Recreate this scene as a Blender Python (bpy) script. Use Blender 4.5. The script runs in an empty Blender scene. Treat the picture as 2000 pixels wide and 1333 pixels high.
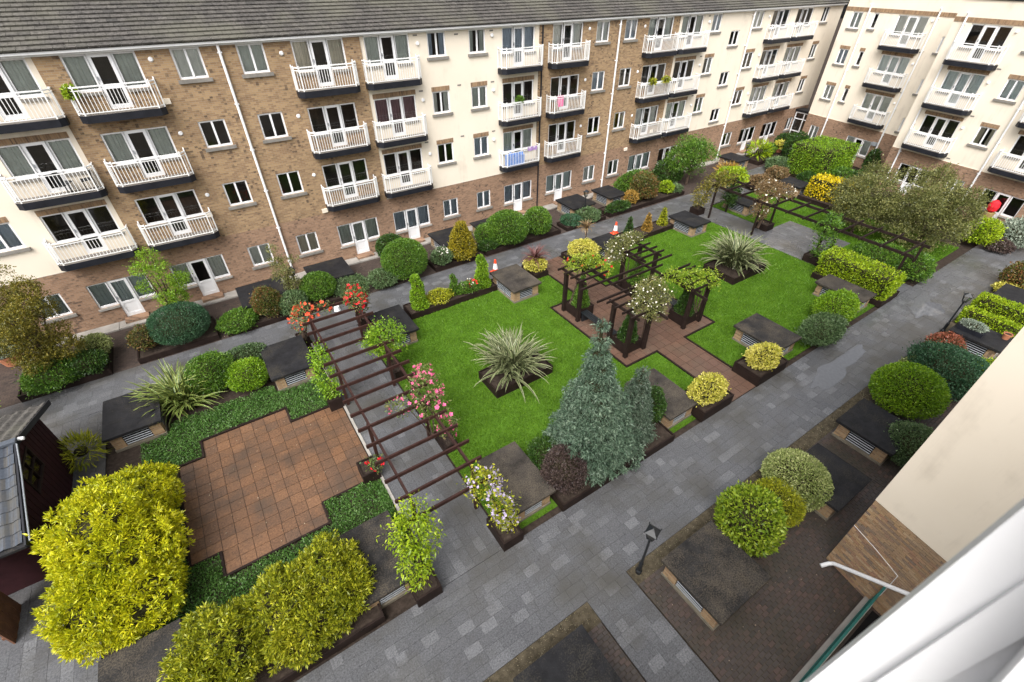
import bpy, math, random
import numpy as np
R = math.radians
sc = bpy.context.scene
# ------------------------------------------------------------------ camera
cam_d = bpy.data.cameras.new('camera'); cam = bpy.data.objects.new('camera', cam_d)
sc.collection.objects.link(cam); sc.camera = cam
cam_d.sensor_width = 36; cam_d.lens = 909 / 2000 * 36; cam_d.clip_start = .05; cam_d.clip_end = 1000
cam.location = (0, 0, 13); cam.rotation_euler = (R(90 - 38.6), 0, R(-33.6))
cam_d.dof.use_dof = True; cam_d.dof.focus_distance = 20; cam_d.dof.aperture_fstop = 4.0
# ------------------------------------------------------------------ overcast sky
wd = bpy.data.worlds.new('World'); sc.world = wd; wd.use_nodes = True
wn, wl = wd.node_tree.nodes, wd.node_tree.links
sky = wn.new('ShaderNodeTexSky'); sky.sky_type = 'NISHITA'; sky.sun_disc = False
sky.sun_elevation = R(52); sky.sun_rotation = R(232); sky.air_density = 1.0; sky.dust_density = 6.0; sky.ozone_density = 1.0
hs = wn.new('ShaderNodeHueSaturation'); hs.inputs['Saturation'].default_value = .22   # cloud cover
bg = wn['Background']; bg.inputs['Strength'].default_value = .15
wl.new(sky.outputs[0], hs.inputs['Color']); wl.new(hs.outputs[0], bg.inputs['Color'])
sun_d = bpy.data.lights.new('sun', 'SUN'); sun_d.energy = 1.3; sun_d.angle = R(50); sun_d.color = (1, .97, .92)
sun = bpy.data.objects.new('sun', sun_d); sc.collection.objects.link(sun); sun.rotation_euler = (R(38), 0, R(-52))
sc.view_settings.view_transform = 'Standard'; sc.view_settings.look = 'None'
sc.view_settings.exposure = .95; sc.view_settings.gamma = 1
sc.cycles.max_bounces = 6; sc.cycles.diffuse_bounces = 3; sc.cycles.transparent_max_bounces = 8
sc.cycles.use_denoising = True
C = sc.collection
rnd = random.Random(7)
# ================================================================== materials
MATS = {}
def mat(name, build=None, rough=.7, col=(.5, .5, .5), spec=.3, metal=0):
    if name in MATS: return MATS[name]
    m = bpy.data.materials.new(name); m.use_nodes = True
    nt = m.node_tree; p = nt.nodes['Principled BSDF']
    p.inputs['Base Color'].default_value = (*col, 1); p.inputs['Roughness'].default_value = rough
    p.inputs['Specular IOR Level'].default_value = spec; p.inputs['Metallic'].default_value = metal
    MATS[name] = m
    if build: build(nt, p)
    return m
def N(nt, t, **kw):
    n = nt.nodes.new(t)
    for k, v in kw.items():
        if k.startswith('i_'): n.inputs[k[2:].replace('_', ' ')].default_value = v
        else: setattr(n, k, v)
    return n
def ramp(nt, fac, stops):
    r = nt.nodes.new('ShaderNodeValToRGB'); e = r.color_ramp.elements
    while len(e) < len(stops): e.new(.5)
    for k, (pos, c) in enumerate(stops): e[k].position = pos; e[k].color = (*c, 1)
    nt.links.new(fac, r.inputs[0]); return r.outputs[0]
def mix(nt, fac, a, b, mode='MIX'):
    m = nt.nodes.new('ShaderNodeMix'); m.data_type = 'RGBA'; m.blend_type = mode
    for sock, v in ((m.inputs[0], fac), (m.inputs[6], a), (m.inputs[7], b)):
        if isinstance(v, (int, float)): sock.default_value = v
        elif isinstance(v, tuple): sock.default_value = (*v, 1)
        else: nt.links.new(v, sock)
    return m.outputs[2]
def coords(nt, world=True):
    if world: return N(nt, 'ShaderNodeNewGeometry').outputs['Position']
    return N(nt, 'ShaderNodeTexCoord').outputs['Object']
def noise(nt, vec, scale, detail=4, rough=.55):
    n = N(nt, 'ShaderNodeTexNoise', i_Scale=scale, i_Detail=detail, i_Roughness=rough)
    nt.links.new(vec, n.inputs['Vector']); return n.outputs['Fac']
def bump(nt, p, h, s=.3, d=.02):
    b = N(nt, 'ShaderNodeBump', i_Strength=s, i_Distance=d); nt.links.new(h, b.inputs['Height']); nt.links.new(b.outputs[0], p.inputs['Normal'])
def piece_random(nt):
    """one random value per piece: object and mesh island together"""
    o = N(nt, 'ShaderNodeObjectInfo').outputs['Random']; g = N(nt, 'ShaderNodeNewGeometry').outputs['Random Per Island']
    a = N(nt, 'ShaderNodeMath', operation='ADD'); nt.links.new(o, a.inputs[0]); nt.links.new(g, a.inputs[1])
    f = N(nt, 'ShaderNodeMath', operation='FRACT'); nt.links.new(a.outputs[0], f.inputs[0]); return f.outputs[0]
def plain(name, col, rough=.6, var=.25, scale=3., spec=.3, metal=0, fine=40., bs=.15):
    def b(nt, p):
        v = coords(nt); n1 = noise(nt, v, scale); n2 = noise(nt, v, fine, 2)
        lo = tuple(c * (1 - var) for c in col); hi = tuple(min(1, c * (1 + var)) for c in col)
        c = ramp(nt, n1, [(.3, lo), (.7, hi)]); c = mix(nt, .25, c, ramp(nt, n2, [(.3, lo), (.7, hi)]))
        nt.links.new(c, p.inputs['Base Color'])
        if bs: bump(nt, p, n2, bs, .01)
    return mat(name, b, rough, col, spec, metal)
def pieces(name, cols, rough=(.35, .7), fine=60., stain=None, stain_scale=.6, grain=.3, spec=.4):
    """paving pieces: tone per piece, grain, damp patches in the roughness, optional stain colour"""
    def b(nt, p):
        v = coords(nt); r = piece_random(nt)
        k = len(cols); c = ramp(nt, r, [(i / max(1, k - 1), cc) for i, cc in enumerate(cols)])
        n2 = noise(nt, v, fine, 3, .7); n1 = noise(nt, v, stain_scale, 6, .62)
        g = ramp(nt, n2, [(.25, (1 - grain,) * 3), (.75, (1 + grain * .6,) * 3)])
        c = mix(nt, 1., c, g, 'MULTIPLY')
        if stain: c = mix(nt, ramp(nt, n1, [(.46, (0, 0, 0)), (.66, (.85,) * 3)]), c, stain)
        nt.links.new(c, p.inputs['Base Color'])
        rr = N(nt, 'ShaderNodeMapRange'); rr.inputs[1].default_value = .35; rr.inputs[2].default_value = .65
        rr.inputs[3].default_value = rough[0]; rr.inputs[4].default_value = rough[1]
        nt.links.new(noise(nt, v, .45, 4), rr.inputs[0]); nt.links.new(rr.outputs[0], p.inputs['Roughness'])
        bump(nt, p, n2, .25, .006)
    return mat(name, b, .5, cols[0], spec)
def brickmat(name, c1, c2, mortar, dark, axes='xz', bw=.225, rh=.075, patch=1.3):
    def b(nt, p):
        v = coords(nt, False); s = N(nt, 'ShaderNodeSeparateXYZ'); nt.links.new(v, s.inputs[0])
        cb = N(nt, 'ShaderNodeCombineXYZ')
        if axes == 'xz':
            ad = N(nt, 'ShaderNodeMath', operation='ADD'); nt.links.new(s.outputs[0], ad.inputs[0]); nt.links.new(s.outputs[1], ad.inputs[1])
            nt.links.new(ad.outputs[0], cb.inputs[0]); nt.links.new(s.outputs[2], cb.inputs[1])
        else: nt.links.new(s.outputs[0], cb.inputs[0]); nt.links.new(s.outputs[1], cb.inputs[1])
        t = N(nt, 'ShaderNodeTexBrick', i_Scale=1., i_Brick_Width=bw, i_Row_Height=rh, i_Mortar_Size=.006, i_Mortar_Smooth=.3, i_Bias=-.1)
        t.inputs['Color1'].default_value = (*c1, 1); t.inputs['Color2'].default_value = (*c2, 1); t.inputs['Mortar'].default_value = (*mortar, 1)
        nt.links.new(cb.outputs[0], t.inputs['Vector'])
        mp = N(nt, 'ShaderNodeMapping'); mp.inputs['Scale'].default_value = (1 / bw, 1 / rh, 1); nt.links.new(cb.outputs[0], mp.inputs[0])
        fl = N(nt, 'ShaderNodeVectorMath', operation='SNAP'); fl.inputs[1].default_value = (.5, 1, 1); nt.links.new(mp.outputs[0], fl.inputs[0])
        wn_ = N(nt, 'ShaderNodeTexWhiteNoise', noise_dimensions='2D'); nt.links.new(fl.outputs[0], wn_.inputs['Vector'])
        n1 = noise(nt, v, patch, 5, .65)
        m = N(nt, 'ShaderNodeMath', operation='MULTIPLY'); nt.links.new(wn_.outputs['Value'], m.inputs[0]); nt.links.new(n1, m.inputs[1])
        c = mix(nt, ramp(nt, m.outputs[0], [(.39, (0, 0, 0)), (.58, (.85, .85, .85))]), t.outputs['Color'], dark)
        c = mix(nt, .5, c, ramp(nt, noise(nt, v, .35, 3), [(.3, (.78, .75, .72)), (.7, (1.15, 1.12, 1.08))]), 'MULTIPLY')
        nt.links.new(c, p.inputs['Base Color']); bump(nt, p, t.outputs['Fac'], -.4, .01)
    return mat(name, b, .85, c1, .2)
def leafmat(name, cols, trans=.25, rough=.5, patch=.9):
    def b(nt, p):
        r = N(nt, 'ShaderNodeNewGeometry').outputs['Random Per Island']; k = len(cols)
        n1 = noise(nt, coords(nt), patch, 3)
        a = N(nt, 'ShaderNodeMath', operation='MULTIPLY_ADD'); nt.links.new(n1, a.inputs[0]); a.inputs[1].default_value = .8; 
        s = N(nt, 'ShaderNodeMath', operation='MULTIPLY_ADD'); nt.links.new(r, s.inputs[0]); s.inputs[1].default_value = .75; s.inputs[2].default_value = -.27
        nt.links.new(s.outputs[0], a.inputs[2])
        c = ramp(nt, a.outputs[0], [(i / max(1, k - 1), cc) for i, cc in enumerate(cols)])
        nt.links.new(c, p.inputs['Base Color'])
        t = N(nt, 'ShaderNodeBsdfTranslucent'); nt.links.new(c, t.inputs[0])
        ms = N(nt, 'ShaderNodeMixShader'); ms.inputs[0].default_value = trans
        nt.links.new(p.outputs[0], ms.inputs[1]); nt.links.new(t.outputs[0], ms.inputs[2])
        nt.links.new(ms.outputs[0], nt.nodes['Material Output'].inputs[0])
    return mat(name, b, .42, cols[0], .4)
def glassmat():
    def b(nt, p):
        tr = N(nt, 'ShaderNodeBsdfTransparent'); tr.inputs[0].default_value = (.94, .96, .95, 1)
        gl = N(nt, 'ShaderNodeBsdfGlossy'); gl.inputs['Roughness'].default_value = .02
        fr = N(nt, 'ShaderNodeFresnel'); fr.inputs[0].default_value = 1.6
        mr = N(nt, 'ShaderNodeMath', operation='MULTIPLY_ADD'); mr.inputs[1].default_value = 1.3; mr.inputs[2].default_value = .02; nt.links.new(fr.outputs[0], mr.inputs[0])
        ms = N(nt, 'ShaderNodeMixShader'); nt.links.new(mr.outputs[0], ms.inputs[0]); nt.links.new(tr.outputs[0], ms.inputs[1]); nt.links.new(gl.outputs[0], ms.inputs[2])
        nt.links.new(ms.outputs[0], nt.nodes['Material Output'].inputs[0])
    return mat('window_glass', b)
M_brick = brickmat('buff_brick', (.36, .245, .135), (.225, .14, .08), (.30, .26, .205), (.085, .06, .045))
M_brickr = brickmat('brown_brick', (.32, .20, .13), (.215, .13, .085), (.29, .24, .195), (.08, .058, .047))
M_soldier = brickmat('soldier_brick', (.34, .22, .125), (.20, .125, .075), (.28, .24, .19), (.07, .05, .04), bw=.075, rh=.25)
def cream(nt, p):
    v = coords(nt); n1 = noise(nt, v, .5); c = ramp(nt, n1, [(.3, (.745, .665, .55)), (.7, (.79, .71, .595))])
    mp = N(nt, 'ShaderNodeMapping'); mp.inputs['Scale'].default_value = (2.2, 2.2, .16); nt.links.new(v, mp.inputs[0])
    st = N(nt, 'ShaderNodeMath', operation='MULTIPLY'); nt.links.new(noise(nt, mp.outputs[0], 1.0, 5, .7), st.inputs[0]); nt.links.new(noise(nt, v, 1.2, 4), st.inputs[1])
    c = mix(nt, ramp(nt, st.outputs[0], [(.28, (0, 0, 0)), (.46, (.6,) * 3)]), c, (.56, .49, .40)); nt.links.new(c, p.inputs['Base Color']); bump(nt, p, noise(nt, v, 40, 2), .08, .01)
M_cream = mat('cream_render', cream, .9, (.77, .69, .575), .1)
M_pave_dark = brickmat('dark_paviors', (.075, .055, .046), (.05, .038, .034), (.03, .026, .023), (.025, .022, .02), 'xy', .2, .1, 1.0)
M_white = plain('white_upvc', (.80, .80, .81), .35, .03, 2, .5, 0, 30, 0)
M_rail = plain('white_painted_metal', (.78, .78, .77), .45, .06, 3, .4, 0, 30, 0)
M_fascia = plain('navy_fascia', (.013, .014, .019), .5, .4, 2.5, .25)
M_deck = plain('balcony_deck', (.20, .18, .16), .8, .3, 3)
M_sill = plain('concrete_sill', (.21, .195, .175), .85, .25, 4)
M_conc = plain('concrete', (.30, .28, .255), .8, .3, 1.6)
M_glass = glassmat()
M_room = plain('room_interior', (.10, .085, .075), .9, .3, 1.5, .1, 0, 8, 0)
M_timber = plain('dark_stained_timber', (.019, .012, .010), .65, .45, 3, .14, 0, 25)
M_pergola = plain('red_brown_timber', (.036, .016, .013), .6, .4, 4, .2, 0, 25)
M_shedwood = plain('oxblood_boards', (.026, .008, .010), .7, .3, 4, .15)
M_fence = plain('brown_fence_wood', (.16, .075, .045), .7, .3, 4)
M_soil = plain('soil', (.040, .030, .024), .95, .5, 8, .1, 0, 50, .6)
M_louvre = plain('grey_louvre_metal', (.27, .29, .315), .4, .08, 4, .5, 0, 20, 0)
M_black = plain('black_metal', (.012, .014, .017), .4, .3, 6, .5)
M_dark = plain('shade_black', (.01, .01, .01), .9, .2, 4, .1)  # near-black colour stands for shade inside the shafts and light well
M_terra = plain('terracotta_pot', (.42, .17, .09), .8, .15, 5)
M_trunk = plain('bark', (.085, .06, .045), .9, .4, 9, .1, 0, 40, .5)
M_shade_core = plain('foliage_shade', (.030, .028, .014), .95, .4, 9, .1, 0, 40, 0)  # dark brown of the shade blobs inside the foliage
def felt(name, base, lichen, amt):
    def b(nt, p):
        v = coords(nt); n1 = noise(nt, v, 1.1, 8, .68); n2 = noise(nt, v, 28, 3, .7); n3 = noise(nt, v, 3.5, 6, .7)
        c = ramp(nt, n3, [(.3, tuple(x * .55 for x in base)), (.7, tuple(x * 1.35 for x in base))])
        a = N(nt, 'ShaderNodeMath', operation='MULTIPLY'); nt.links.new(n1, a.inputs[0]); nt.links.new(n2, a.inputs[1])
        c = mix(nt, ramp(nt, a.outputs[0], [(.27 - .09 * amt, (0, 0, 0)), (.40 - .06 * amt, (.75,) * 3)]), c, lichen)
        nt.links.new(c, p.inputs['Base Color']); bump(nt, p, n2, .3, .01)
        rr = N(nt, 'ShaderNodeMapRange'); rr.inputs[3].default_value = .5; rr.inputs[4].default_value = .85; nt.links.new(n1, rr.inputs[0]); nt.links.new(rr.outputs[0], p.inputs['Roughness'])
    return mat(name, b, .6, base, .14)
M_felt_dark = felt('dark_roof_felt', (.017, .017, .019), (.060, .053, .040), .1)
M_felt_lich = felt('lichened_slab', (.024, .023, .023), (.105, .086, .064), .55)
M_felt_brn = felt('brown_stained_slab', (.040, .035, .031), (.11, .092, .07), .7)
M_slab = pieces('grey_paving', [(.098, .099, .106), (.112, .113, .120), (.104, .105, .111), (.108, .109, .116), (.160, .162, .171), (.100, .101, .107), (.118, .120, .127)], (.2, .5), 26, (.062, .058, .050), .42, .7, .4)
M_tile = pieces('terracotta_tile', [(.170, .086, .044), (.132, .071, .040), (.185, .096, .050), (.150, .078, .041), (.122, .070, .043)], (.3, .6), 18, (.064, .043, .030), .75, .6)
M_ptile = pieces('brown_path_tile', [(.125, .068, .046), (.106, .060, .042), (.138, .077, .053), (.114, .063, .044)], (.35, .65), 24, (.100, .068, .048), .7, .35)
M_pav = pieces('dark_paver', [(.072, .052, .045), (.046, .038, .035), (.092, .060, .050), (.056, .044, .040), (.066, .054, .048)], (.35, .75), 45, (.040, .036, .026), .7, .3)
M_nearbrick = pieces('wing_brick', [(.40, .27, .15), (.30, .18, .10), (.44, .32, .20), (.33, .19, .12), (.20, .15, .12), (.36, .25, .14), (.42, .27, .16)], (.7, .9), 30, (.24, .17, .12), .9, .2, .2)
M_roof = pieces('concrete_roof_tile', [(.078, .073, .068), (.105, .097, .089), (.088, .082, .076), (.118, .109, .099), (.068, .064, .060)], (.7, .9), 10, (.125, .12, .095), .35, .75, .2)
M_pan = pieces('blue_grey_pantile', [(.060, .070, .088), (.078, .090, .110), (.055, .060, .072), (.085, .082, .078)], (.5, .7), 20, (.08, .076, .066), 1.2, .3, .2)
M_gravel = plain('litter_strip', (.075, .062, .042), .95, .55, 6, .1, 0, 60, .6)
M_grassbase = plain('turf', (.060, .125, .012), .95, .4, 1.3, .1, 0, 45, .4)
L_lawn = leafmat('lawn_blades', [(.055, .13, .006), (.085, .20, .008), (.125, .25, .012), (.17, .29, .03)], .3, .6, 1.1)
L_cover = leafmat('ground_cover_leaf', [(.035, .09, .014), (.06, .15, .024), (.10, .21, .04), (.17, .27, .09)], .25, .5, 1.5)
P = dict(
 golden=[(.14, .19, .006), (.36, .39, .008), (.56, .55, .012), (.70, .64, .03)],
 goldgreen=[(.075, .10, .008), (.20, .235, .012), (.37, .38, .02), (.52, .49, .035)],
 olive=[(.055, .068, .018), (.105, .12, .032), (.185, .19, .058), (.30, .28, .10)],
 oliveyellow=[(.05, .055, .010), (.11, .11, .016), (.21, .18, .025), (.30, .23, .03)],
 dark=[(.012, .035, .008), (.024, .062, .010), (.045, .10, .014), (.075, .14, .02)],
 mid=[(.027, .068, .010), (.058, .14, .014), (.11, .215, .02), (.17, .28, .035)],
 bright=[(.06, .135, .008), (.125, .25, .010), (.21, .36, .015), (.31, .45, .03)],
 lime=[(.10, .17, .006), (.20, .31, .008), (.32, .43, .012), (.44, .53, .03)],
 laurel=[(.07, .13, .01), (.16, .25, .015), (.28, .37, .025), (.42, .48, .07)],
 bluegreen=[(.020, .060, .030), (.035, .095, .045), (.055, .13, .06), (.085, .17, .08)],
 bluecon=[(.045, .085, .055), (.085, .14, .09), (.135, .20, .135), (.22, .29, .20)],
 greycon=[(.04, .07, .045), (.075, .115, .075), (.12, .165, .115), (.19, .22, .17)],
 greygreen=[(.04, .075, .028), (.075, .13, .048), (.12, .19, .075), (.19, .25, .12)],
 silver=[(.12, .16, .12), (.22, .27, .21), (.33, .38, .30), (.45, .48, .40)],
 varieg=[(.10, .15, .03), (.23, .29, .08), (.39, .43, .16), (.53, .54, .26)],
 yellow=[(.20, .23, .02), (.44, .42, .05), (.64, .57, .11), (.72, .66, .22)],
 yellowhot=[(.20, .22, .01), (.52, .42, .008), (.74, .55, .010), (.80, .62, .03)],
 goldcone=[(.07, .08, .008), (.19, .17, .010), (.33, .26, .014), (.40, .31, .03)],
 photinia=[(.045, .075, .012), (.085, .11, .02), (.17, .11, .035), (.28, .10, .04)],
 redleaf=[(.06, .06, .02), (.17, .07, .035), (.30, .08, .045), (.36, .13, .07)],
 purple=[(.035, .022, .022), (.065, .042, .04), (.10, .07, .06), (.14, .11, .085)],
 orange=[(.16, .11, .015), (.30, .18, .03), (.40, .24, .05), (.45, .30, .08)],
 brownleaf=[(.10, .065, .03), (.17, .11, .05), (.24, .15, .07), (.20, .17, .06)],
 rose=[(.04, .08, .02), (.09, .14, .03), (.17, .20, .06), (.28, .20, .09)],
)
def LM(k): return leafmat('leaf_' + k, P[k])
M_pink = plain('pink_petals', (.72, .13, .28), .6, .3, 6, .2, 0, 30, 0)
M_red = plain('red_petals', (.62, .02, .03), .6, .3, 6, .2, 0, 30, 0)
M_whitep = plain('white_petals', (.80, .76, .66), .6, .1, 6, .2, 0, 30, 0)
M_lilac = plain('lilac_petals', (.42, .36, .50), .6, .2, 6, .2, 0, 30, 0)
CURT = [plain('net_curtain', (.80, .81, .77), .9, .1, 3, .1, 0, 20, 0), plain('grey_green_curtain', (.62, .66, .62), .9, .12, 3, .1, 0, 20, 0), plain('beige_curtain', (.72, .66, .55), .9, .12, 3, .1, 0, 20, 0), plain('blue_grey_curtain', (.48, .55, .64), .9, .12, 3, .1, 0, 20, 0), plain('plum_curtain', (.30, .18, .20), .9, .15, 3, .1, 0, 20, 0), plain('frosted_blind', (.68, .76, .76), .9, .08, 3, .1, 0, 20, 0)]
# ================================================================== geometry helpers
class MB:
    def __init__(s): s.v = []; s.f = []; s.m = []
    def quad(s, a, b, c, d, m=0):
        k = len(s.v); s.v += [a, b, c, d]; s.f.append((k, k + 1, k + 2, k + 3)); s.m.append(m)
    def poly(s, pts, m=0):
        k = len(s.v); s.v += pts; s.f.append(tuple(range(k, k + len(pts)))); s.m.append(m)
    def box(s, x0, x1, y0, y1, z0, z1, m=0, bottom=True):
        k = len(s.v); s.v += [(x0, y0, z0), (x1, y0, z0), (x1, y1, z0), (x0, y1, z0), (x0, y0, z1), (x1, y0, z1), (x1, y1, z1), (x0, y1, z1)]
        fs = [(4, 5, 6, 7), (0, 1, 5, 4), (1, 2, 6, 5), (2, 3, 7, 6), (3, 0, 4, 7)] + ([(3, 2, 1, 0)] if bottom else [])
        s.f += [tuple(k + i for i in q) for q in fs]; s.m += [m] * len(fs); return s
    def bar(s, a, b, w, h=None, m=0):
        """a square bar from a to b"""
        a = np.array(a, float); b = np.array(b, float); h = h or w; d = b - a; d /= np.linalg.norm(d)
        u = np.cross(d, (0, 0, 1)); u = np.array((1., 0, 0)) if np.linalg.norm(u) < 1e-4 else u / np.linalg.norm(u); t = np.cross(u, d)
        k = len(s.v)
        for p in (a, b):
            for su, st in ((-1, -1), (1, -1), (1, 1), (-1, 1)): s.v.append(tuple(p + u * su * w / 2 + t * st * h / 2))
        fs = [(0, 1, 2, 3), (7, 6, 5, 4), (0, 4, 5, 1), (1, 5, 6, 2), (2, 6, 7, 3), (3, 7, 4, 0)]
        s.f += [tuple(k + i for i in q) for q in fs]; s.m += [m] * 6; return s
    def tube(s, pts, rads, n=7, m=0):
        pts = [np.array(p, float) for p in pts]; k0 = len(s.v)
        for i, p in enumerate(pts):
            d = pts[min(i + 1, len(pts) - 1)] - pts[max(i - 1, 0)]; d /= np.linalg.norm(d) + 1e-9
            u = np.cross(d, (.31, .95, .02)); u /= np.linalg.norm(u) + 1e-9; t = np.cross(d, u)
            r = rads[i] if hasattr(rads, '__len__') else rads
            for j in range(n): a = 2 * math.pi * j / n; s.v.append(tuple(p + r * (u * math.cos(a) + t * math.sin(a))))
        for i in range(len(pts) - 1):
            for j in range(n):
                a = k0 + i * n + j; b = k0 + i * n + (j + 1) % n; s.f.append((a, b, b + n, a + n)); s.m.append(m)
        s.f.append(tuple(k0 + j for j in range(n))[::-1]); s.m.append(m)
        e = k0 + (len(pts) - 1) * n; s.f.append(tuple(e + j for j in range(n))); s.m.append(m); return s
    def lathe(s, prof, n=12, c=(0, 0, 0), m=0):
        k0 = len(s.v)
        for r, z in prof:
            for j in range(n): a = 2 * math.pi * j / n; s.v.append((c[0] + r * math.cos(a), c[1] + r * math.sin(a), c[2] + z))
        for i in range(len(prof) - 1):
            for j in range(n):
                a = k0 + i * n + j; b = k0 + i * n + (j + 1) % n; s.f.append((a, b, b + n, a + n)); s.m.append(m)
        return s
    def mesh(s, name, *mats):
        me = bpy.data.meshes.new(name); me.from_pydata(s.v, [], s.f)
        for q in mats: me.materials.append(q)
        if len(mats) > 1: me.polygons.foreach_set('material_index', s.m)
        return me
    def obj(s, name, mats, parent=None, loc=None):
        mats = mats if isinstance(mats, (list, tuple)) else [mats]
        return link(name, s.mesh(name, *mats), parent, loc)
def link(name, me, parent=None, loc=None, rz=0, scale=None):
    o = bpy.data.objects.new(name, me); C.objects.link(o)
    if parent: o.parent = parent
    if loc is not None: o.location = loc
    if rz: o.rotation_euler = (0, 0, rz)
    if scale: o.scale = scale
    return o
def tag(o, label, cat, group=None):
    o['label'] = label; o['category'] = cat
    if group: o['group'] = group
    return o
def thing(name, label, cat, loc=(0, 0, 0), rz=0, group=None):
    return tag(link(name, None, None, loc, rz), label, cat, group)
def struct(o, label=None, cat=None):
    o['kind'] = 'structure'
    if label: o['label'] = label; o['category'] = cat or o.name.split('.')[0].replace('_', ' ')
    return o
def stuff(o, label=None, cat=None):
    o['kind'] = 'stuff'
    if label: o['label'] = label; o['category'] = cat
    return o
def fast_mesh(name, V, Q, mt):
    me = bpy.data.meshes.new(name); k = Q.shape[1]
    me.vertices.add(len(V)); me.vertices.foreach_set('co', np.ascontiguousarray(V, np.float32).ravel())
    me.loops.add(Q.size); me.loops.foreach_set('vertex_index', np.ascontiguousarray(Q, np.int32).ravel())
    me.polygons.add(len(Q)); me.polygons.foreach_set('loop_start', np.arange(0, Q.size, k, dtype=np.int32))
    me.update(calc_edges=True); me.materials.append(mt); return me
# ================================================================== ground and paving
def sheet(name, rects, z, m, label=None, cat=None):
    b = MB()
    for x0, x1, y0, y1 in rects: b.quad((x0, y0, z), (x1, y0, z), (x1, y1, z), (x0, y1, z))
    return struct(b.obj(name, m), label, cat)
sheet('ground', [(-150, 200, -150, 200)], -.06, M_soil, 'dark bare soil under the whole courtyard', 'ground')
sheet('pavement', [(-14, 47.5, 20.86, 24.45)], -.02, M_pave_dark, 'dark brick paving along the long brick facade', 'paving')
b = MB()
x = -14.0
while x < 46:
    w = rnd.choice((1.8, 2.4, 3.1)); b.box(x, x + w - .02, 24.3 + rnd.uniform(-.05, .03), 24.93, -.05, .05 + rnd.uniform(-.012, .012)); x += w
struct(b.obj('kerb', M_conc), 'pale concrete apron strip at the foot of the long facade', 'kerb')
def slab_grid(x0, x1, y0, y1, lx, ly, bond=True, along='x'):
    out = []
    if along == 'x':
        n = max(1, round((y1 - y0) / ly)); h = (y1 - y0) / n
        for i in range(n):
            x = x0 - (lx / 2 if (bond and i % 2) else 0) - rnd.uniform(0, .2) * (bond is True)
            while x < x1 - .03:
                l = lx * (rnd.choice((.66, 1, 1, 1.33)) if bond is True else 1)
                a, c = max(x, x0), min(x + l, x1)
                if c - a > .04: out.append((a, c, y0 + i * h, y0 + (i + 1) * h))
                x += l
    else:
        out = [(c, d, a, e) for a, e, c, d in slab_grid(y0, y1, x0, x1, lx, ly, bond)]
    return out
_piece = {}
def piece_obj(name, r, ztop, t, m, parent, gap=.008):
    lx, ly = round(r[1] - r[0] - gap, 3), round(r[3] - r[2] - gap, 3)
    k = (name, lx, ly, m.name)
    if k not in _piece: _piece[k] = MB().box(-lx / 2, lx / 2, -ly / 2, ly / 2, -t, 0, 0, False).mesh(name, m)
    return link(name, _piece[k], parent, ((r[0] + r[1]) / 2, (r[2] + r[3]) / 2, ztop))
def piece_mass(name, rs, ztop, t, m, parent, gap=.008, jit=.003):
    b = MB()
    for r in rs:
        z = ztop + rnd.uniform(-jit, jit); b.box(r[0] + gap / 2, r[1] - gap / 2, r[2] + gap / 2, r[3] - gap / 2, ztop - t, z, 0, False)
    return stuff(b.obj(name, m, parent))
def paved(name, label, rects, m, near, lx, ly, along='x', bond=True, ztop=0., pname='slab', bed=None, gap=.008):
    root = struct(link(name, None), label, 'paving')
    b = MB()
    for x0, x1, y0, y1 in rects: b.quad((x0, y0, ztop - .014), (x1, y0, ztop - .014), (x1, y1, ztop - .014), (x0, y1, ztop - .014))
    b.obj('joint_bed', bed or M_soil, root)
    ps = [p for r in rects for p in slab_grid(*r, lx, ly, bond, along)]
    ps.sort(key=lambda r: ((r[0] + r[1]) / 2) ** 2 + ((r[2] + r[3]) / 2 - 0) ** 2 + (1e6 if not near((r[0] + r[1]) / 2, (r[2] + r[3]) / 2) else 0))
    ns = [r for r in ps if near((r[0] + r[1]) / 2, (r[2] + r[3]) / 2)][:295]; s = set(ns)
    for r in ns: piece_obj(pname, r, ztop + rnd.uniform(-.002, .002), .03, m, root, gap)
    rest = [r for r in ps if r not in s]
    if rest: piece_mass(pname + '_field', rest, ztop, .03, m, root, gap)
    return root
M_joint = plain('grey_joint', (.085, .084, .086), .9, .2, 3)
paved('path', 'wide grey slab path past the conifer bed and laurel hedges', [(-9, 46, 3.32, 5.74), (4.58, 5.98, -2, 3.32)], M_slab, lambda x, y: 0 < x < 11.5, .42, .27, bed=M_joint, gap=.004)
paved('path', 'grey slab path running beside the north planting beds', [(-10.5, 34, 18.62, 20.84), (34, 45, 20.0, 21.6)], M_slab, lambda x, y: -6 < x < 14, .42, .278, bed=M_joint, gap=.004)
paved('path', 'grey slab path under the rose pergola', [(1.55, 3.66, 5.75, 18.61)], M_slab, lambda x, y: y < 16, .42, .264, 'y', bed=M_joint, gap=.004)
paved('path', 'grey slab path and square under the white rose pergola', [(26.95, 29.05, 5.75, 18.61), (29.06, 31.4, 10.1, 14.0)], M_slab, lambda x, y: False, .42, .264, 'y', bed=M_joint, gap=.004)
paved('path', 'grey slab yard beside the dark red shed', [(-9.5, -6.05, 5.75, 18.61)], M_slab, lambda x, y: x > -7.4 and y < 13, .42, .264, 'y', bed=M_joint, gap=.004)
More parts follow.
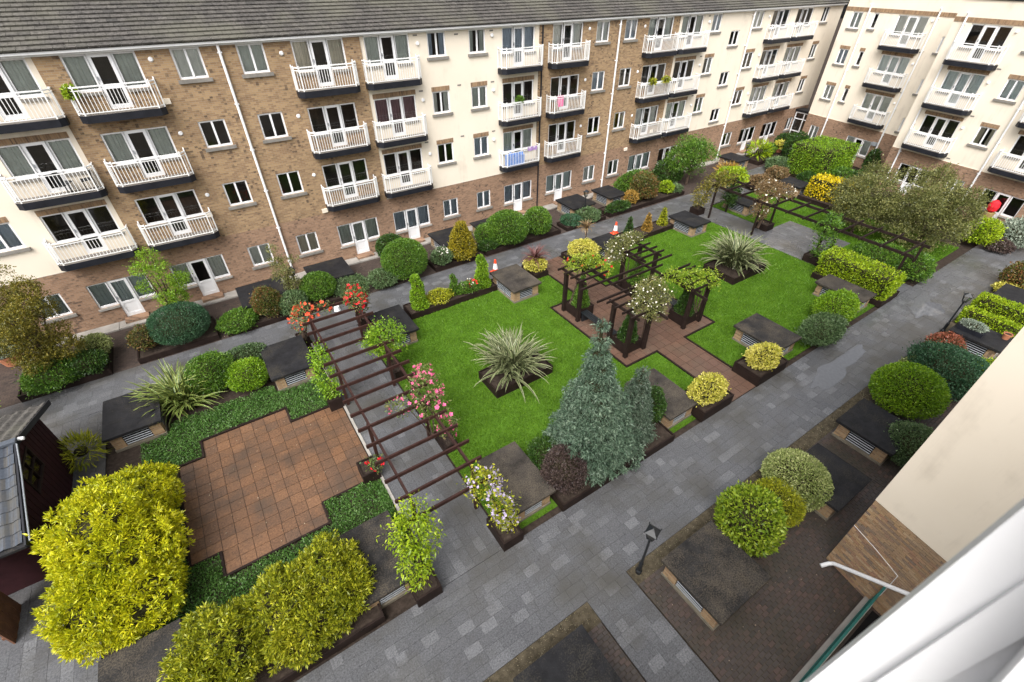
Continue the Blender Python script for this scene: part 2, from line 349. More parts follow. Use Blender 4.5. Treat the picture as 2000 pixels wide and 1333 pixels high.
# thin puddle of rain water on the path
def puddle(name, cx, cy, rx, ry, seed, label):
    rr = np.random.default_rng(seed); ph = rr.uniform(0, 6.28, 4); pts = []
    for i in range(48):
        a = 2 * math.pi * i / 48; k = 1 + .22 * math.sin(2 * a + ph[0]) + .18 * math.sin(3 * a + ph[1]) + .12 * math.sin(5 * a + ph[2]) + .08 * math.sin(9 * a + ph[3])
        pts.append((cx + rx * k * math.cos(a), cy + ry * k * math.sin(a), .0075))
    b = MB(); b.poly(pts); return struct(b.obj(name, M_water), label, 'puddle')
def wet(nt, p):
    v = coords(nt); nt.links.new(ramp(nt, noise(nt, v, 9), [(.3, (.092, .094, .101)), (.7, (.128, .130, .138))]), p.inputs['Base Color'])
M_water = mat('rain_water', wet, .04, (.1, .1, .1), .7)
puddle('puddle', 19.3, 4.55, 1.9, .42, 3, 'rain puddle beside the low grey-green shrub on the wide path')
puddle('puddle', 27.4, 4.5, 1.3, .5, 5, 'rain puddle by the laurel hedge end on the wide path')
# terracotta patio: a square with two shallow bays
def kerb_run(root, pts, m, w=.07, z0=-.05, z1=.06, name='kerb'):
    for (ax, ay), (bx, by) in zip(pts, pts[1:]):
        b = MB()
        if abs(ax - bx) > abs(ay - by): b.box(min(ax, bx) - w / 2, max(ax, bx) + w / 2 - .004, ay - w / 2, ay + w / 2, z0, z1)
        else: b.box(ax - w / 2 + .002, ax + w / 2 - .002, min(ay, by) + w / 2, max(ay, by) - w / 2, z0, z1 - .003)
        b.obj(name, m, root)
pat = paved('patio', 'terracotta tiled patio edged by ground cover', [(-4.0, 1.42, 10.1, 14.05), (-3.22, -.4, 14.05, 14.86), (-3.22, -.4, 9.3, 10.1)], M_tile, lambda x, y: True, .40, .40, 'x', False, .0, 'tile', plain('patio_joint', (.045, .030, .022), .9, .2, 3), .015)
kerb_run(pat, [(-4.03, 10.07), (-4.03, 14.08), (-3.25, 14.08), (-3.25, 14.89), (-.37, 14.89), (-.37, 14.08), (1.0, 14.08)], M_timber)
kerb_run(pat, [(1.0, 10.07), (-.37, 10.07), (-.37, 9.27), (-3.25, 9.27), (-3.25, 10.07), (-4.0, 10.07)], M_timber)
MB().box(1.45, 1.54, 8.4, 18.3, -.05, .04).obj('kerb', M_conc, pat)
pv = paved('patio', 'brown tiled garden square and walk under the timber pavilion', [(12.08, 17.68, 9.5, 14.62), (13.9, 15.6, 5.76, 9.5), (13.9, 15.6, 14.62, 18.6)], M_ptile, lambda x, y: True, .40, .40, 'x', False, .02, 'tile', plain('path_joint', (.035, .025, .02), .9, .2, 3), .016)
kerb_run(pv, [(13.86, 5.8), (13.86, 9.46), (12.04, 9.46), (12.04, 14.66), (13.86, 14.66), (13.86, 17.2)], M_timber)
kerb_run(pv, [(15.64, 5.8), (15.64, 9.46), (17.72, 9.46), (17.72, 14.66), (15.64, 14.66), (15.64, 16.6)], M_timber)
# small dark brick paving in front of the near building
paved('pavement', 'dark brown brick paving around the front shafts', [(6.02, 14.8, -2.0, 2.88), (14.8, 40, -2.0, 2.88), (.5, 4.55, -2.0, 2.75)], M_pav, lambda x, y: 6 < x < 10.5 or 3.8 < x < 4.6, .2, .1, 'x', 'half', -.005, 'brick', M_gravel, .012)
sheet('planting_strip', [(6.0, 40, 2.87, 3.31), (-3, 4.57, 2.74, 3.31)], .002, M_gravel, 'strip of soil and leaf litter along the path edge', 'planting strip')
# turf and ground cover
BOXES = []   # filled below: every shaft footprint
LAWNS = [(3.72, 13.82, 5.95, 17.5), (15.68, 26.9, 5.95, 17.5), (29.1, 36.2, 6.2, 18.5)]
sheet('lawn', LAWNS, -.004, M_grassbase, 'mown bright green lawns between the paths', 'lawn')
sheet('ground_cover_bed', [(-6.0, 1.42, 5.8, 18.55)], -.03, M_soil, 'soil bed around the terracotta patio', 'bed')
SHAFT = [(1.9, 3.9, .8, 2.83), (6.7, 8.75, .95, 2.86), (12.1, 14.05, .98, 2.7), (15.6, 17.5, 1.07, 2.9), (25.0, 26.5, 1.08, 2.95), (29.9, 31.9, 1.1, 3.0),
 (4.2, 5.66, 6.1, 8.36), (10.75, 12.3, 6.12, 8.35), (17.4, 19.1, 6.2, 8.38), (24.05, 25.4, 6.1, 8.42), (10.75, 12.45, 16.02, 18.3), (24.07, 25.65, 16.02, 18.07), (17.5, 19.2, 16.5, 18.34), (4.1, 5.65, 15.9, 18.15), (-.5, 1.2, 16.0, 18.3), (-5.87, -4.15, 16.0, 18.2), (10.05, 11.85, 22.2, 24.27), (12.9, 14.9, 22.3, 24.2), (2.8, 4.88, 22.2, 24.27), (-.55, 1.55, 21.9, 24.0), (19.65, 21.6, 22.22, 24.2), (22.95, 24.6, 22.28, 24.25), (-5.8, -4.16, 6.1, 8.35), (-.4, 1.15, 6.1, 8.3), (37.1, 38.8, 22.2, 24.2), (35.75, 37.3, 16.1, 17.9), (29.7, 31.3, 16.1, 18.2)]
SHAFT = [tuple(round(v * .992, 3) for v in r) for r in SHAFT]
NOGRASS = [(12.0, 17.76, 9.4, 14.7), (13.8, 15.7, 5, 19), (29, 31.44, 10.05, 14.05), (5.6, 10.7, 5, 7.3), (6.5, 9.3, 10.85, 12.3), (21.25, 24.15, 11.0, 13.2), (25.5, 27.4, 5, 9.3)] + SHAFT
def inr(X, Y, rs, e=0.): 
    k = np.zeros(len(X), bool)
    for a, b_, c, d in rs: k |= (X > a - e) & (X < b_ + e) & (Y > c - e) & (Y < d + e)
    return k
g = np.random.default_rng(11)
def turf(name, rects, dens, h, w, mt, label, cat, excl, lean=.45):
    Xs, Ys = [], []
    for a, b_, c, d in rects:
        n = int((b_ - a) * (d - c) * dens); Xs.append(g.uniform(a, b_, n)); Ys.append(g.uniform(c, d, n))
    X = np.concatenate(Xs); Y = np.concatenate(Ys); k = ~inr(X, Y, excl); X, Y = X[k], Y[k]; n = len(X)
    a = g.uniform(0, 6.283, n); H = h * g.uniform(.6, 1.3, n); W = w * g.uniform(.7, 1.3, n)
    le = H * g.uniform(0, lean * 2, n); la = g.uniform(0, 6.283, n)
    V = np.zeros((n, 3, 3)); V[:, 0] = np.c_[X - W * np.cos(a), Y - W * np.sin(a), np.full(n, -.004)]; V[:, 1] = np.c_[X + W * np.cos(a), Y + W * np.sin(a), np.full(n, -.004)]
    V[:, 2] = np.c_[X + le * np.cos(la), Y + le * np.sin(la), H]
    return stuff(link(name, fast_mesh(name, V.reshape(-1, 3), np.arange(3 * n).reshape(-1, 3), mt)), label, cat)
turf('grass', LAWNS, 900, .055, .012, L_lawn, 'short mown grass blades covering the lawns', 'grass', NOGRASS)
# ================================================================== facades
def wall(x0, x1, z0, z1, holes, y=0., rev=.14):
    """wall sheet in local x-z with openings and their reveals"""
    b = MB(); hs_ = [h for h in holes if h[0] < x1 - .01 and h[1] > x0 + .01 and h[2] < z1 - .01 and h[3] > z0 + .01]
    xs = sorted({x0, x1} | {min(max(v, x0), x1) for h in hs_ for v in h[:2]}); zs = sorted({z0, z1} | {min(max(v, z0), z1) for h in hs_ for v in h[2:4]})
    for i in range(len(zs) - 1):
        run = None
        for j in range(len(xs) - 1):
            cx, cz = (xs[j] + xs[j + 1]) / 2, (zs[i] + zs[i + 1]) / 2
            hole = any(h[0] < cx < h[1] and h[2] < cz < h[3] for h in hs_)
            if not hole: run = run if run is not None else xs[j]
            if run is not None and (hole or j == len(xs) - 2):
                e = xs[j] if hole else xs[j + 1]; b.quad((run, y, zs[i]), (e, y, zs[i]), (e, y, zs[i + 1]), (run, y, zs[i + 1])); run = None
    for h in hs_:
        a, c, d, e = max(h[0], x0), min(h[1], x1), max(h[2], z0), min(h[3], z1); r = y + rev
        b.quad((a, y, d), (a, y, e), (a, r, e), (a, r, d)); b.quad((c, y, e), (c, y, d), (c, r, d), (c, r, e))
        b.quad((a, y, e), (c, y, e), (c, r, e), (a, r, e)); b.quad((c, y, d), (a, y, d), (a, r, d), (c, r, d))
    return b
PANE = MB(); PANE.quad((0, 0, 0), (1, 0, 0), (1, 0, 1), (0, 0, 1)); PANE = PANE.mesh('pane', M_glass)
def curt_mesh(m):
    b = MB(); n = 22
    for i in range(n):
        a0, a1 = i / n, (i + 1) / n; f = lambda a: .018 * math.sin(a * 34) + .008 * math.sin(a * 77 + 1) + .01
        b.quad((a0, f(a0), 0), (a1, f(a1), 0), (a1, f(a1), 1), (a0, f(a0), 1))
    return b.mesh('curtain', m)
CM = [curt_mesh(m) for m in CURT]
def curtains(root, x0, x1, z0, z1, style, y=.14):
    """style: None, or (material, how much of each side is covered)"""
    if not style: return
    k, cov = style; w = x1 - x0
    segs = [(x0, x1)] if cov >= .99 else ([(x0, x0 + w * cov)] if cov < 0.30 else [(x0, x0 + w * cov / 2), (x1 - w * cov / 2, x1)])
    for a, c in segs: link('curtain', CM[k], root, (a, y, z0 - .02), 0, (c - a, 1, z1 - z0 + .02))
def pane(root, x0, x1, z0, z1, y=.075): link('pane', PANE, root, (x0, y, z0), 0, (x1 - x0, 1, z1 - z0))
def window(root, x0, x1, z0, z1, style=None, sill=True, single=False, yb=0.):
    f = MB(); y0, y1 = yb + .05, yb + .11; t = .07
    f.box(x0, x0 + t, y0, y1, z0, z1); f.box(x1 - t, x1, y0, y1, z0, z1); f.box(x0 + t, x1 - t, y0 + .002, y1, z1 - t, z1 - .001); f.box(x0 + t, x1 - t, y0 + .002, y1, z0 + .001, z0 + t + .01)
    xm = (x0 + x1) / 2
    if not single: f.box(xm - .04, xm + .04, y0 - .012, y1, z0 + t, z1 - t)
    o = f.obj('window', M_white, root)
    ps = [(x0 + t, x1 - t)] if single else [(x0 + t, xm - .04), (xm + .04, x1 - t)]
    for a, c in ps: pane(o, a, c, z0 + t, z1 - t, yb + .08)
    if sill: MB().box(x0 - .10, x1 + .10, yb - .09, yb + .06, z0 - .13, z0 - .004).obj('sill', M_sill, o)
    curtains(o, x0 + .03, x1 - .03, z0, z1, style, yb + .135); return o
def door_unit(root, x0, x1, zf, zh, style=None, ground=False, yb=0.):
    """side light - glazed door - side light"""
    w = x1 - x0; a = x0 + w * .335; c = x0 + w * .665; zs = zh - 1.22; y0, y1 = yb + .05, yb + .11; t = .065; sides = []
    for p, q, e0, e1 in ((x0, a, -.06, -.01), (c, x1, .01, .06)):
        f = MB(); f.box(p, p + t, y0, y1, zs, zh); f.box(q - t, q, y0, y1, zs, zh); f.box(p + t, q - t, y0 + .002, y1, zh - t, zh - .001); f.box(p + t, q - t, y0 + .002, y1, zs + .001, zs + t + .04)
        o = f.obj('window', M_white, root); sides.append(o); pane(o, p + t, q - t, zs + .10, zh - t, yb + .08)
        MB().box(p + (e0 if p == x0 else .01), q + (e1 if q == x1 else -.01), yb - .07, yb + .05, zs - .10, zs - .004).obj('sill', M_sill if not ground else M_conc, o)
    d = MB(); dy = y0 - .015; j = .12
    d.box(a + .002, a + j, dy, y1, zf, zh - .002); d.box(c - j, c - .002, dy, y1, zf, zh - .002); d.box(a + j, c - j, dy + .002, y1, zh - j, zh - .003); d.box(a + j, c - j, dy + .002, y1, zf + .001, zf + .16)
    zl = zf + .74
    d.box(a + j, c - j, dy + .002, y1, zl - .05, zl + .05)
    if ground: d.box(a + j, c - j, y0 + .01, y1, zf + .16, zl - .05)
    do = d.obj('door', M_white, root)
    MB().box(a + .03, a + .06, dy - .05, dy - .001, zl + .25, zl + .38).obj('handle', M_louvre, do)
    pane(do, a + j, c - j, zl + .05, zh - j, yb + .07)
    if not ground: pane(do, a + j, c - j, zf + .16, zl - .05, yb + .07)
    if ground: MB().box(a - .1, c + .1, yb - .42, yb - .002, 0, zf - .004).obj('door_step', M_brickr, do)
    if style: curtains(sides[0], x0 + .04, a, zs, zh, (style[0], 1)); curtains(sides[1], c, x1 - .04, zs, zh, (style[0], 1 if style[1] > .4 else .6))
    if style and style[1] > .8: curtains(do, a + .05, c - .05, zf if not ground else zl, zh, (style[0], 1))
    return sides[0]
def unit_holes(x0, x1, zf, zh):
    w = x1 - x0; a = x0 + w * .335; c = x0 + w * .665
    return [(x0, a, zh - 1.22, zh), (a, c, zf, zh), (c, x1, zh - 1.22, zh)]
BAL = {}
def rail_path(w, e=.6, ch=.2): return [(-w / 2, 0), (-w / 2, -e + ch), (-w / 2 + ch, -e), (w / 2 - ch, -e), (w / 2, -e + ch), (w / 2, 0)]
def balcony(root, xc, z, w=2.8, single=False, yb=0.):
    key = round(w, 2)
    if key not in BAL:
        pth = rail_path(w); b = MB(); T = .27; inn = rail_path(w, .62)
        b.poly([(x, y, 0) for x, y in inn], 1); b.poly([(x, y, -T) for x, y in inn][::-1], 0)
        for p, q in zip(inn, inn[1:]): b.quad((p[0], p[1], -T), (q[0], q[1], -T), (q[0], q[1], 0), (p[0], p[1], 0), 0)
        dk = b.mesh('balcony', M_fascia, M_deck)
        r = MB(); ins = [(x * .985, y * .96 + 0) for x, y in pth]
        for h, s_ in ((.93, .045), (.82, .028), (.07, .028)):
            for p, q in zip(ins, ins[1:]): r.bar((*p, h), (*q, h), s_)
        for p in ins: r.bar((*p, 0), (*p, 1.0), .045)
        L = MB(); sp = []
        for p, q in zip(ins, ins[1:]):
            l = math.dist(p, q); n = max(1, round(l / .118))
            for i in range(1, n):
                t = i / n; sp.append((p[0] + (q[0] - p[0]) * t, p[1] + (q[1] - p[1]) * t))
        for p in sp: L.bar((*p, .07), (*p, .82), .02)
        BAL[key] = (dk, r.mesh('railing', M_rail), L.mesh('balusters', M_rail), sp, MB().bar((0, 0, .07), (0, 0, .82), .02).mesh('baluster', M_rail))
    dk, rl, bs_, sp, one = BAL[key]
    o = link('balcony', dk, root, (xc, yb, z)); link('railing', rl, o)
    if single:
        for p in sp: link('baluster', one, o, (*p, 0))
    else: stuff(link('balusters', bs_, o))
    return o
def pipe(root, x, z0, z1, y=-.08, r=.055, m=None):
    b = MB(); b.tube([(x, y, z0), (x, y, z1)], r, 8)
    for z in np.arange(z0 + .8, z1, 1.9): b.box(x - .085, x + .085, y - .02, .0, z, z + .05)
    b.tube([(x, y, z1), (x + .0, y - .1, z1 + .18)], r, 8); return b.obj('downpipe', m or M_white, root)
def light_box(root, x, z, y=-.11, w=.28, h=.2, m=None): return MB().box(x - w / 2, x + w / 2, y, -.002, z, z + h).obj('wall_lamp', m or M_cream, root)
def vent_cap(root, x, z, r=.09):
    b = MB(); b.lathe([(r, 0), (r, .06), (r * .6, .1), (0.001, .1)], 10); o = b.obj('vent_cap', M_white, root, (x, -.002, z)); o.rotation_euler = (R(90), 0, 0); return o
def airbrick(root, x, z, m=None): MB().box(x - .11, x + .11, -.012, -.002, z, z + .07).obj('air_brick', m or M_dark, root)
HEAD = [2.1, 5.33, 7.97, 10.61]; FLOOR = [.17, 3.45, 6.10, 8.76]
rs = random.Random(21)
def rstyle():
    return rs.choice([None, None, (0, 1), (1, 1), (2, .6), (1, .6), (3, 1), (0, .5), None, (5, 1)])
# ---- the long building
A = thing('apartment_building', 'long four storey apartment block in brick and cream render with tiled roof', 'building', (0, 25, 0))
units = [(-5.97, -3.73), (-2.78, -.51), (5.14, 7.41), (8.37, 10.62), (15.97, 18.15), (19.37, 21.6), (27.1, 29.4), (30.3, 32.45), (40.55, 42.73), (43.8, 46.08)]
wins = [(-7.93, -6.88), (.62, 1.65), (2.97, 4.03), (11.57, 12.58), (13.93, 14.93), (22.67, 23.72), (25.03, 26.07), (33.46, 34.46), (38.2, 39.4), (47.6, 48.55)]
holes = []
for x0, x1 in units:
    for k in range(4): holes += unit_holes(x0, x1, FLOOR[k], HEAD[k])
for x0, x1 in wins:
    for k in range(4):
        if k == 0 and x0 == 33.46: continue
        holes.append((x0, x1, HEAD[k] - 1.08, HEAD[k]))
stair = [(35.84, 36.87, 8.55, 9.5), (35.84, 36.87, 5.9, 6.85), (35.84, 36.87, 3.3, 4.25)]
holes += stair
YB, YC = -.05, 0.
wall(-14, 50.6, 0, 2.93, holes, YB).obj('wall', M_brickr, A)
zones = [(-14, -3.55, 'c'), (-3.55, 8.18, 'b'), (8.18, 18.44, 'c'), (18.44, 30.0, 'b'), (30.0, 50.6, 'c')]
for x0, x1, k in zones:
    b = wall(x0, x1, 2.93, 10.66, holes, YB if k == 'b' else YC)
    if k == 'b':
        for x in (x0, x1): b.quad((x, YB, 2.93), (x, YC + .01, 2.93), (x, YC + .01, 10.66), (x, YB, 10.66))
    b.obj('wall', M_brick if k == 'b' else M_cream, A)
b = MB(); b.quad((-14, YB - .004, 10.66), (50.6, YB - .004, 10.66), (50.6, YB - .004, 10.9), (-14, YB - .004, 10.9)); b.quad((-14, YB - .004, 10.66), (-14, .02, 10.66), (50.6, .02, 10.66), (50.6, YB - .004, 10.66)); b.obj('frieze', M_soldier, A)
b = MB(); b.quad((-14, 0, 2.93), (50.6, 0, 2.93), (50.6, YB, 2.93), (-14, YB, 2.93)); b.obj('string_course', M_sill, A)
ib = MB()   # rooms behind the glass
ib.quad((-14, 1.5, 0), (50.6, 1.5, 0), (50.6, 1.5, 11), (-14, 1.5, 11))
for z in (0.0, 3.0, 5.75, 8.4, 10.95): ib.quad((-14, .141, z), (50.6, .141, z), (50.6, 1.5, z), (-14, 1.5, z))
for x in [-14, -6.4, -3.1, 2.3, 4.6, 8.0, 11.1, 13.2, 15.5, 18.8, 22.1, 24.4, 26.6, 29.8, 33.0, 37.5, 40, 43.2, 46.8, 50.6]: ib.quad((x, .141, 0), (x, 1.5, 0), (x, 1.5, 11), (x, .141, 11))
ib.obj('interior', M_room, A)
ustyle = {(-5.97, 3): (1, .6), (-2.78, 3): (1, .6), (-5.97, 2): (1, .6), (-2.78, 2): (1, .6), (-5.97, 1): None, (-2.78, 1): None, (-5.97, 0): (5, 1), (-2.78, 0): (0, .6), (5.14, 3): (2, .6), (5.14, 2): None, (5.14, 1): None, (5.14, 0): (1, 1), (8.37, 3): (1, .5), (8.37, 2): (4, 1), (8.37, 1): None, (8.37, 0): (3, 1), (15.97, 0): (3, 1), (15.97, 3): (3, 1), (19.37, 0): (5, 1), (19.37, 3): (0, .6), (15.97, 1): (1, .6), (19.37, 1): None, (19.37, 2): None, (15.97, 2): None}
wstyle = {(.62, 3): (0, 1), (.62, 2): None, (.62, 1): None, (2.97, 3): (1, 1), (2.97, 2): None, (2.97, 1): None, (2.97, 0): (2, 1), (-7.93, 0): (5, 1), (11.57, 0): (3, 1), (13.93, 0): (3, 1), (11.57, 3): (3, .6), (11.57, 2): (0, .6), (22.67, 3): (0, 1), (11.57, 1): None}
LIN = {}
def lintel(root, x0, x1, z, m=None): 
    MB().box(x0, x1, -.012, .13, z, z + .22).obj('lintel', m or M_soldier, root)
zone_at = lambda x: next(k for a, c, k in zones if a <= x < c)
for x0, x1 in units:
    for k in range(4):
        yb = YB if (k == 0 or zone_at(x0) == 'b') else YC
        st = ustyle.get((x0, k), rstyle()); door_unit(A, x0, x1, FLOOR[k], HEAD[k], st, k == 0, yb)
        if k in (1, 2) and zone_at(x0) == 'c': lintel(A, x0 - .02, x1 + .02, HEAD[k] + .002)
        if k: balcony(A, (x0 + x1) / 2, FLOOR[k] - .02, 2.8 if x0 < 27 else 2.9, x0 < 7, yb - .004)
for x0, x1 in wins:
    for k in range(4):
        if k == 0 and x0 == 33.46: continue
        yb = YB if (k == 0 or zone_at(x0) == 'b') else YC
        window(A, x0, x1, HEAD[k] - 1.08, HEAD[k], wstyle.get((x0, k), rstyle()), True, False, yb)
        if k in (1, 2) and zone_at(x0) == 'c': lintel(A, x0 - .02, x1 + .02, HEAD[k] + .002)
for h in stair: window(A, *h, None)
for x in (2.32, 24.5, 37.96): pipe(A, x, .05, 10.62, -.14)
b = MB(); b.tube([(18.62, -.1, .05), (18.62, -.1, 10.6)], .045, 8); b.obj('downpipe', M_fascia, A)
gut = MB(); gut.box(-14, 50.4, -.30, -.14, 10.70, 10.83); gut.box(-14, 50.4, -.14, -.056, 10.62, 10.9); gut.obj('gutter', M_white, A)
for x, z in ((-.35, 4.0), (-.15, 8.75), (4.75, 3.0), (10.95, 2.98), (26.55, 2.6), (33.1, 2.95), (29.0, 3.5)): light_box(A, x, z, -.13)
for x in (-.1, 4.7, 11.05, 15.3, 22.05, 26.7, 33.05, 40.1): 
    for z in (10.25, 7.6, 4.95): vent_cap(A, x + rs.uniform(-.05, .05), z + rs.uniform(-.1, .1))
for x in (-.2, .1, 2.0, 4.55, 10.95, 13.2, 15.3, 22.3, 26.5, 33.0):
    for z in (10.45, 8.1, 5.5, 2.55): airbrick(A, x, z + rs.uniform(-.05, .05), M_dark if zone_at(x) == 'b' else M_sill)
# roof: courses of concrete tiles, each tile its own body
tan = math.tan(R(25)); cs, sn = math.cos(R(25)), math.sin(R(25)); rv = []; rf = []
def rp(x, s_, h): return (x, -.36 + s_ * cs - h * sn, 10.80 + s_ * sn + h * cs)
for i in range(24):
    off = .165 * (i % 2)
    for j in range(196):
        x = -14 + j * .33 + off + .0; h0 = .075 + rnd.uniform(-.004, .006); s0 = i * .29; xe = x + .322; k = len(rv)
        rv += [rp(x, s0, h0), rp(xe, s0, h0), rp(xe, s0 + .33, .012), rp(x, s0 + .33, .012), rp(x, s0, h0 - .06), rp(xe, s0, h0 - .06)]
        rf += [(k, k + 1, k + 2, k + 3), (k + 4, k + 5, k + 1, k)]
roof = MB(); roof.quad((-14, -.34, 10.79), (50.6, -.34, 10.79), (50.6, 6.0, 10.79 + 6.34 * tan), (-14, 6.0, 10.79 + 6.34 * tan)); ro = roof.obj('roof', M_felt_dark, A)
me = bpy.data.meshes.new('roof_tiles'); me.from_pydata(rv, [], rf); me.materials.append(M_roof); stuff(link('roof_tiles', me, ro))
# ---- the skewed end building in two blocks
ANG = math.atan2(-.982, -.187)
HB = [2.1, 5.33, 7.95, 10.42]; FB = [.17, 3.45, 6.05, 8.55]
def block(name, label, ox, oy, length, us, ws, narrow, slits, pipes, ret):
    root = thing(name, label, 'building', (ox, oy, 0), ANG)
    hl = []
    for x0, x1 in us:
        for k in range(4): hl += unit_holes(x0, x1, FB[k], HB[k])
    for x0, x1 in ws:
        for k in range(4): hl.append((x0, x1, HB[k] - 1.08, HB[k]))
    for x0, x1 in narrow:
        for k in range(1, 4): hl.append((x0, x1, HB[k] - 1.0, HB[k]))
    for x0, x1 in slits:
        for zt in (9.38, 6.8, 4.2): hl.append((x0, x1, zt - .95, zt))
    wall(0, length, 0, 2.93, hl, -.03).obj('wall', M_brickr, root)
    u = wall(0, length, 2.93, 10.46, hl, 0.); u.quad((0, 0, 10.72), (length, 0, 10.72), (length, 0, 11.6), (0, 0, 11.6)); u.quad((0, -.03, 2.93), (length, -.03, 2.93), (length, 0, 2.93), (0, 0, 2.93))
    u.quad((0, 0, 2.93), (0, 0, 11.6), (0, ret, 11.6), (0, ret, 2.93)); u.obj('wall', M_cream, root)
    l = MB(); l.quad((0, 0, 0), (0, 0, 2.93), (0, ret, 2.93), (0, ret, 0)); l.obj('wall', M_brickr, root)
    MB().box(-.01, length, -.02, .05, 10.46, 10.72).obj('frieze', M_soldier, root)
    b = MB(); b.box(-.05, length, -.06, .3, 11.6, 11.7); b.box(-.05, length, .3, 8, 11.55, 11.6); b.obj('roof', M_felt_dark, root)
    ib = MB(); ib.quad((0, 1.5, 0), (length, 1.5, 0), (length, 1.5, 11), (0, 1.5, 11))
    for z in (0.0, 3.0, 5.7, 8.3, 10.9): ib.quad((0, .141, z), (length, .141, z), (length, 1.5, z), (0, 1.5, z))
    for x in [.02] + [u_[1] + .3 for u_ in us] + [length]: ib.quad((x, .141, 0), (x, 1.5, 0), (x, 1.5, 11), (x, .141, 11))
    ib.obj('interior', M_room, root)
    for x0, x1 in us:
        for k in range(4):
            door_unit(root, x0, x1, FB[k], HB[k], rstyle(), k == 0, -.03 if k == 0 else 0.)
            if k in (1, 2): lintel(root, x0 - .1, x1 + .1, HB[k] + .002)
            if k: balcony(root, (x0 + x1) / 2, FB[k] - .02, 2.8, False, -.004)
    for x0, x1 in ws:
        for k in range(4):
            window(root, x0, x1, HB[k] - 1.08, HB[k], rstyle(), True, False, -.03 if k == 0 else 0.)
            if k in (1, 2): lintel(root, x0 - .02, x1 + .02, HB[k] + .002)
    for x0, x1 in narrow:
        for k in range(1, 4): window(root, x0, x1, HB[k] - 1.0, HB[k], None, True, True); (k < 3) and lintel(root, x0 - .02, x1 + .02, HB[k] + .002)
    for x0, x1 in slits:
        for zt in (9.38, 6.8, 4.2): window(root, x0, x1, zt - .95, zt, None, True, True)
    for x in pipes: pipe(root, x, .05, 10.8, -.1)
    for x0, x1 in us:
        for z in (10.2, 7.6, 5.0): vent_cap(root, x1 + .3, z, .07); airbrick(root, x1 + .45, z - 1.9, M_sill)
    return root
B1 = block('apartment_building', 'cream rendered block on a brick base in the far corner of the courtyard', 47.34, 23.1, 9.2, [(4.3, 6.48)], [(.66, 1.52)], [(2.42, 2.82)], [(7.86, 8.04)], [2.0, 7.05], 6)
light_box(B1, 6.75, 1.9, -.2, .4, .25, M_louvre)
B2 = block('apartment_building', 'cream rendered block stepping forward beyond the olive coloured trees', 42.66, 14.1, 17, [(1.07, 3.26), (6.5, 8.75), (12.2, 14.4)], [(4.4, 5.35), (10.0, 11.0)], [], [], [.67, 5.8], 6)
# glazed door between the two buildings
gd = thing('glazed_door', 'tall glazed door screen in the corner between the two buildings', 'door', (48.6, 24.9, 0), R(-95))
f = MB()
for x0, x1 in ((.05, .13), (.9, .98), (1.75, 1.83)): f.box(x0, x1, -.04, .04, 0, 2.6)
for z in (0, .95, 2.0, 2.52): f.box(.13, 1.75, -.035, .035, z + .001, z + .08)
f.obj('frame', M_white, gd)
for x0 in (.13, .98):
    for z0, z1 in ((.08, .95), (1.03, 2.0), (2.08, 2.52)): pane(gd, x0, x0 + .77, z0, z1, 0)
MB().box(0, 1.9, .9, 1.0, 0, 2.8).obj('back_wall', M_room, gd)
MB().box(-.1, 2.0, -.1, 1.0, 2.62, 2.8).obj('canopy', M_felt_dark, gd)
# ---- the near wing: single bricks below, render above
Wg = thing('apartment_building', 'near wing wall with buff bricks below plain cream render', 'building', (10.98, .46, 0), ANG)
wb = MB(); wb.quad((.01, .02, 0), (6, .02, 0), (6, .02, 2.87), (.01, .02, 2.87)); wb.obj('mortar_bed', plain('mortar', (.22, .18, .14), .95, .2, 6), Wg)
wc = MB(); wc.quad((-.01, -.02, 2.88), (6, -.02, 2.88), (6, -.02, 15), (-.01, -.02, 15)); wc.quad((-.01, -.02, 2.88), (-.01, -.02, 15), (-.01, 8, 15), (-.01, 8, 2.88)); wc.quad((-.01, -.02, 2.88), (-.01, 8, 2.88), (6, 8, 2.88), (6, -.02, 2.88)); wc.obj('wall', M_cream, Wg)
wr = MB(); wr.quad((.005, .02, 0), (.005, 8, 0), (.005, 8, 2.87), (.005, .02, 2.87)); wr.obj('wall', M_brickr, Wg)
brs = []
for i in range(38):
    z = i * .0755; x = -(.112 if i % 2 else 0)
    while x < 3.0:
        a, c = max(0, x), x + .215
        if c - a > .03: brs.append((a, c, z + .004, z + .0695))
        x += .225
ones = sorted(brs, key=lambda r: -(r[2] * 1.0 - r[0] * .9 if r[0] < 1.9 else -9))[:298]; so = set(ones); bm_ = {}
for r in ones:
    l = round(r[1] - r[0], 3)
    if l not in bm_: bm_[l] = MB().box(0, l, -.02, .02, 0, .0655).mesh('brick', M_nearbrick)
    link('brick', bm_[l], Wg, (r[0], rnd.uniform(-.003, .003), r[2]))
b = MB()
for r in brs:
    if r not in so: b.box(r[0], r[1], -.02 + rnd.uniform(-.003, .003), .02, r[2], r[3])
stuff(b.obj('bricks', M_nearbrick, Wg))
b = MB(); b.tube([(1.95, -.09, 1.62), (1.05, -.09, .86), (.22, -.09, .16), (.16, -.16, .1), (.10, -.36, .02)], .055, 9); b.tube([(1.95, -.09, 1.62), (1.96, -.09, 15)], .055, 9); b.obj('waste_pipe', M_white, Wg)
b = MB(); b.tube([(0.0, -.03, 1.75), (.6, -.03, 1.66), (1.28, -.03, 1.5), (1.33, -.03, .6), (1.3, -.03, 0)], .007, 5); b.obj('cable', M_white, Wg)
def world_child(o, root):
    """place a mesh built in world coordinates under a rotated thing"""
    a = root.rotation_euler[2]; x, y = root.location[0], root.location[1]
    o.parent = root; o.rotation_euler = (0, 0, -a); c_, s_ = math.cos(-a), math.sin(-a)
    o.location = (-(x * c_ - y * s_), -(x * s_ + y * c_), 0); return o
